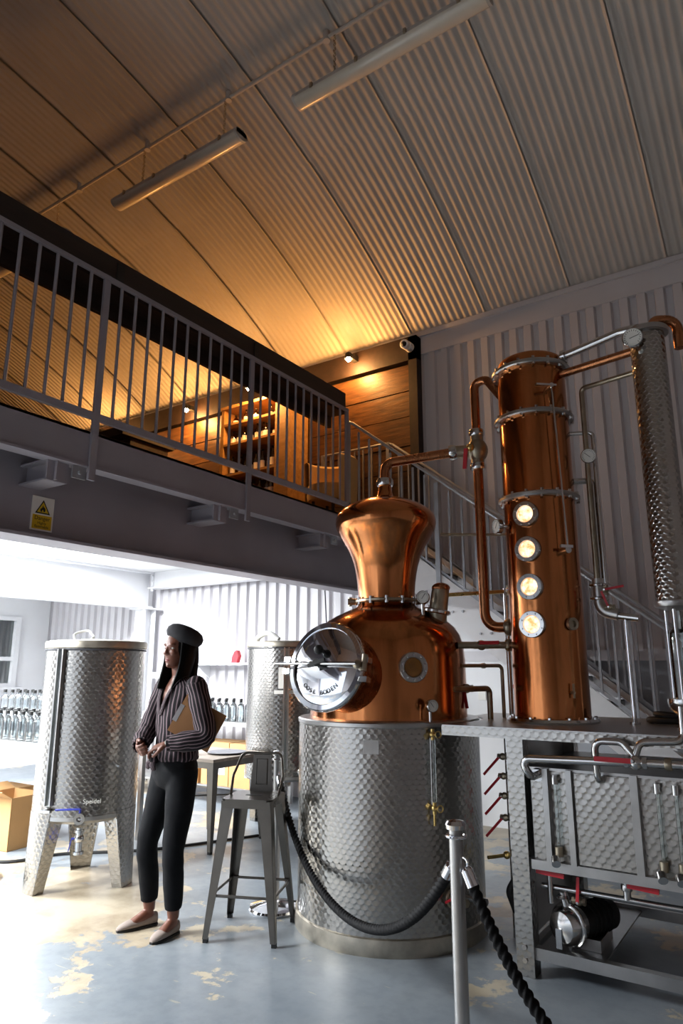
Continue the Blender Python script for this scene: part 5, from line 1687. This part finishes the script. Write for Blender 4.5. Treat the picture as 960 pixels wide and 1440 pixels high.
# cut the neckline: drop faces of the open V at the front and the end caps
keep_f, keep_u = [], []
for f, u in zip(bl.f, bl.uv):
    c_ = sum((bl.v[k] for k in f), Vector()) / len(f)
    lat = (c_ - TC).dot(Lb); fw = (c_ - TC).dot(Fb)
    if u is None: continue
    if fw > 0 and c_.z > 1.215 and abs(lat + .005) < (c_.z - 1.20) * .34: continue
    keep_f.append(f); keep_u.append(u)
bl.f, bl.uv = keep_f, keep_u
sleeve_r = [.066, .064, .060, .058, .046]
for A in (ARL, ARR):
    A2 = [Vector(p) for p in A]
    A2[-1] = A2[-2].lerp(A2[-1], .80)
    p_, r_ = interp(A2, sleeve_r, 6)
    limb(bl, p_, r_, 28, .55, wob=lambda th, i: .05 * math.sin(4 * th + i * .9) + .03 * math.sin(i * 1.7))
    bl.sphere(A[0], .066, 16, 10)
    cu = MB(); e0 = Vector(A2[-1]); dd = (Vector(A[-1]) - Vector(A[-2])).normalized()
    cu.lathe([(.040, -.028), (.047, -.026), (.047, .018), (.041, .020), (.036, -.026)], e0, 24, axis=dd, cap=False)
    cu.build('cuff', 'blouse', pe)
bl_o = bl.build('blouse', 'blouse', pe, angle=80)
for s_ in (-1, 1):
    lp2 = MB()
    pts_ = [TC + Lb * (s_ * .008 - .005) + Fb * .122 + Z * 1.215, TC + Lb * s_ * .040 + Fb * .118 + Z * 1.30, TC + Lb * s_ * .064 + Fb * .088 + Z * 1.375, TC + Lb * s_ * .074 + Fb * .035 + Z * 1.43, TC + Lb * s_ * .050 - Fb * .045 + Z * 1.452]
    p_, _r = interp(pts_, [1] * 5, 4)
    lp2.loft([(q, .020, .005, (Lb * s_ + Z * .2).normalized(), Fb) for q in p_], 12, .3)
    lp2.build('collar', 'blouse', bl_o, angle=80)
kn = MB().sphere(TC + Fb * .13 + Z * .955 - Lb * .03, (.034, .030, .026), 14, 8)
for dx_, dz_ in ((-.05, -.055), (.035, -.06)):
    limb(kn, [TC + Fb * .135 + Z * .955 - Lb * .03, TC + Fb * .15 + Z * (.955 + dz_ * .5) + Lb * (-.03 + dx_ * .6), TC + Fb * .145 + Z * (.955 + dz_) + Lb * (-.03 + dx_)], [.016, .020, .012], 12, .4, flat=.5)
kn.build('blouse_knot', 'blouse', bl_o, angle=80)
# trousers
tr_ = MB()
tr_.loft([(TC * (1 if z > .9 else .8) + Z * z, a, b, Lb, Fb) for z, a, b in ((.775, .105, .060), (.80, .150, .098), (.84, .174, .118), (.89, .177, .126), (.93, .166, .120), (.965, .148, .108), (.985, .140, .102))], 32)
for A in (LGR, LGL):
    A2 = [Vector(p) for p in A]
    A2[-1] = A2[-2].lerp(A2[-1], .72)
    p_, r_ = interp(A2, [.096, .086, .063, .060, .049], 6)
    limb(tr_, p_, r_, 24, 1, wob=lambda th, i: .018 * math.sin(3 * th + i) + (.03 * math.sin(i * 2.4) if 10 < i < 16 else 0))
tme = tr_.mesh('trousers')
tmp = bpy.data.objects.new('tmp_trousers', tme); COL.objects.link(tmp)
md_ = tmp.modifiers.new('r', 'REMESH'); md_.mode = 'VOXEL'; md_.voxel_size = .008
sm_ = tmp.modifiers.new('s', 'SMOOTH'); sm_.factor = .5; sm_.iterations = 10
bpy.context.view_layer.update()
tme = bpy.data.meshes.new_from_object(tmp.evaluated_get(bpy.context.evaluated_depsgraph_get()))
bpy.data.objects.remove(tmp, do_unlink=True)
tme.name = 'trousers'
tme.materials.clear(); tme.materials.append(M['trouser'])
tme.polygons.foreach_set('use_smooth', [True] * len(tme.polygons))
link('trousers', tme, pe)
for (hx, hy), (tx, ty) in FEET:
    h = Vector((hx, hy, 0)); t = Vector((tx, ty, 0)); d = (t - h).normalized(); w = d.cross(Z); L_ = (t - h).length
    sh_ = MB()
    rows = ((-.02, .018, .030), (.03, .028, .033), (.15, .034, .030), (.35, .035, .022), (.52, .038, .020), (.64, .040, .0235), (.78, .036, .020), (.90, .026, .015), (.98, .012, .009))
    st_ = []
    for f, a, b in rows:
        st_.append((h + d * L_ * f + Z * (b + .006), a, b, w, Z))
    sh_.loft(st_, 20)
    so_ = sh_.build('shoe', 'shoe', pe, angle=70)
    sl_ = MB()
    sl_.prism([( (h + d * L_ * f + w * a * .96 * sg).x, (h + d * L_ * f + w * a * .96 * sg).y) for sg, rr3 in ((1, rows), (-1, rows[::-1])) for f, a, b in rr3], 0, .012)
    sl_.build('sole', 'ink', so_, smooth=False)
dd = (Vector(ARL[-1]) - Vector(ARL[-2])).normalized()
wr_ = Vector(ARL[-1]) - dd * .006
wt = MB().lathe([(.0285, -.008), (.031, -.008), (.031, .008), (.0285, .008)], wr_, 24, axis=dd, cap=False).build('wrist_watch', 'steel', pe)
MB().disc(wr_ + Vector((0, -.029, .008)), (0, -1, .25), .016, .007, 20).build('watch_face', 'dial', wt)
# clipboard under the arm: its own thing
e1 = Vector((.113, 0, .214)).normalized(); e2 = Vector((.884, 0, -.467)).normalized(); e3 = e1.cross(e2).normalized()
Rz = Matrix.Rotation(YAW, 3, 'Z')
Ac = Vector((-.008, -.172, 1.135))
cb_loc = Vector((-3.331, 3.11, 0)) + Rz @ Ac
cl_ = thing('clipboard', 'brown clipboard tucked under the arm of the woman', 'clipboard', cb_loc, YAW, local=True)
mm_ = Matrix((e1, e2, e3)).transposed().to_4x4()
MB().box((0, 0, -.0025), (.235, .275, .0025), mm_).build('board', 'clip', cl_, smooth=False)
MB().box((.065, -.006, -.004), (.17, .022, .010), mm_).build('metal_clip', 'steel', cl_, smooth=False)
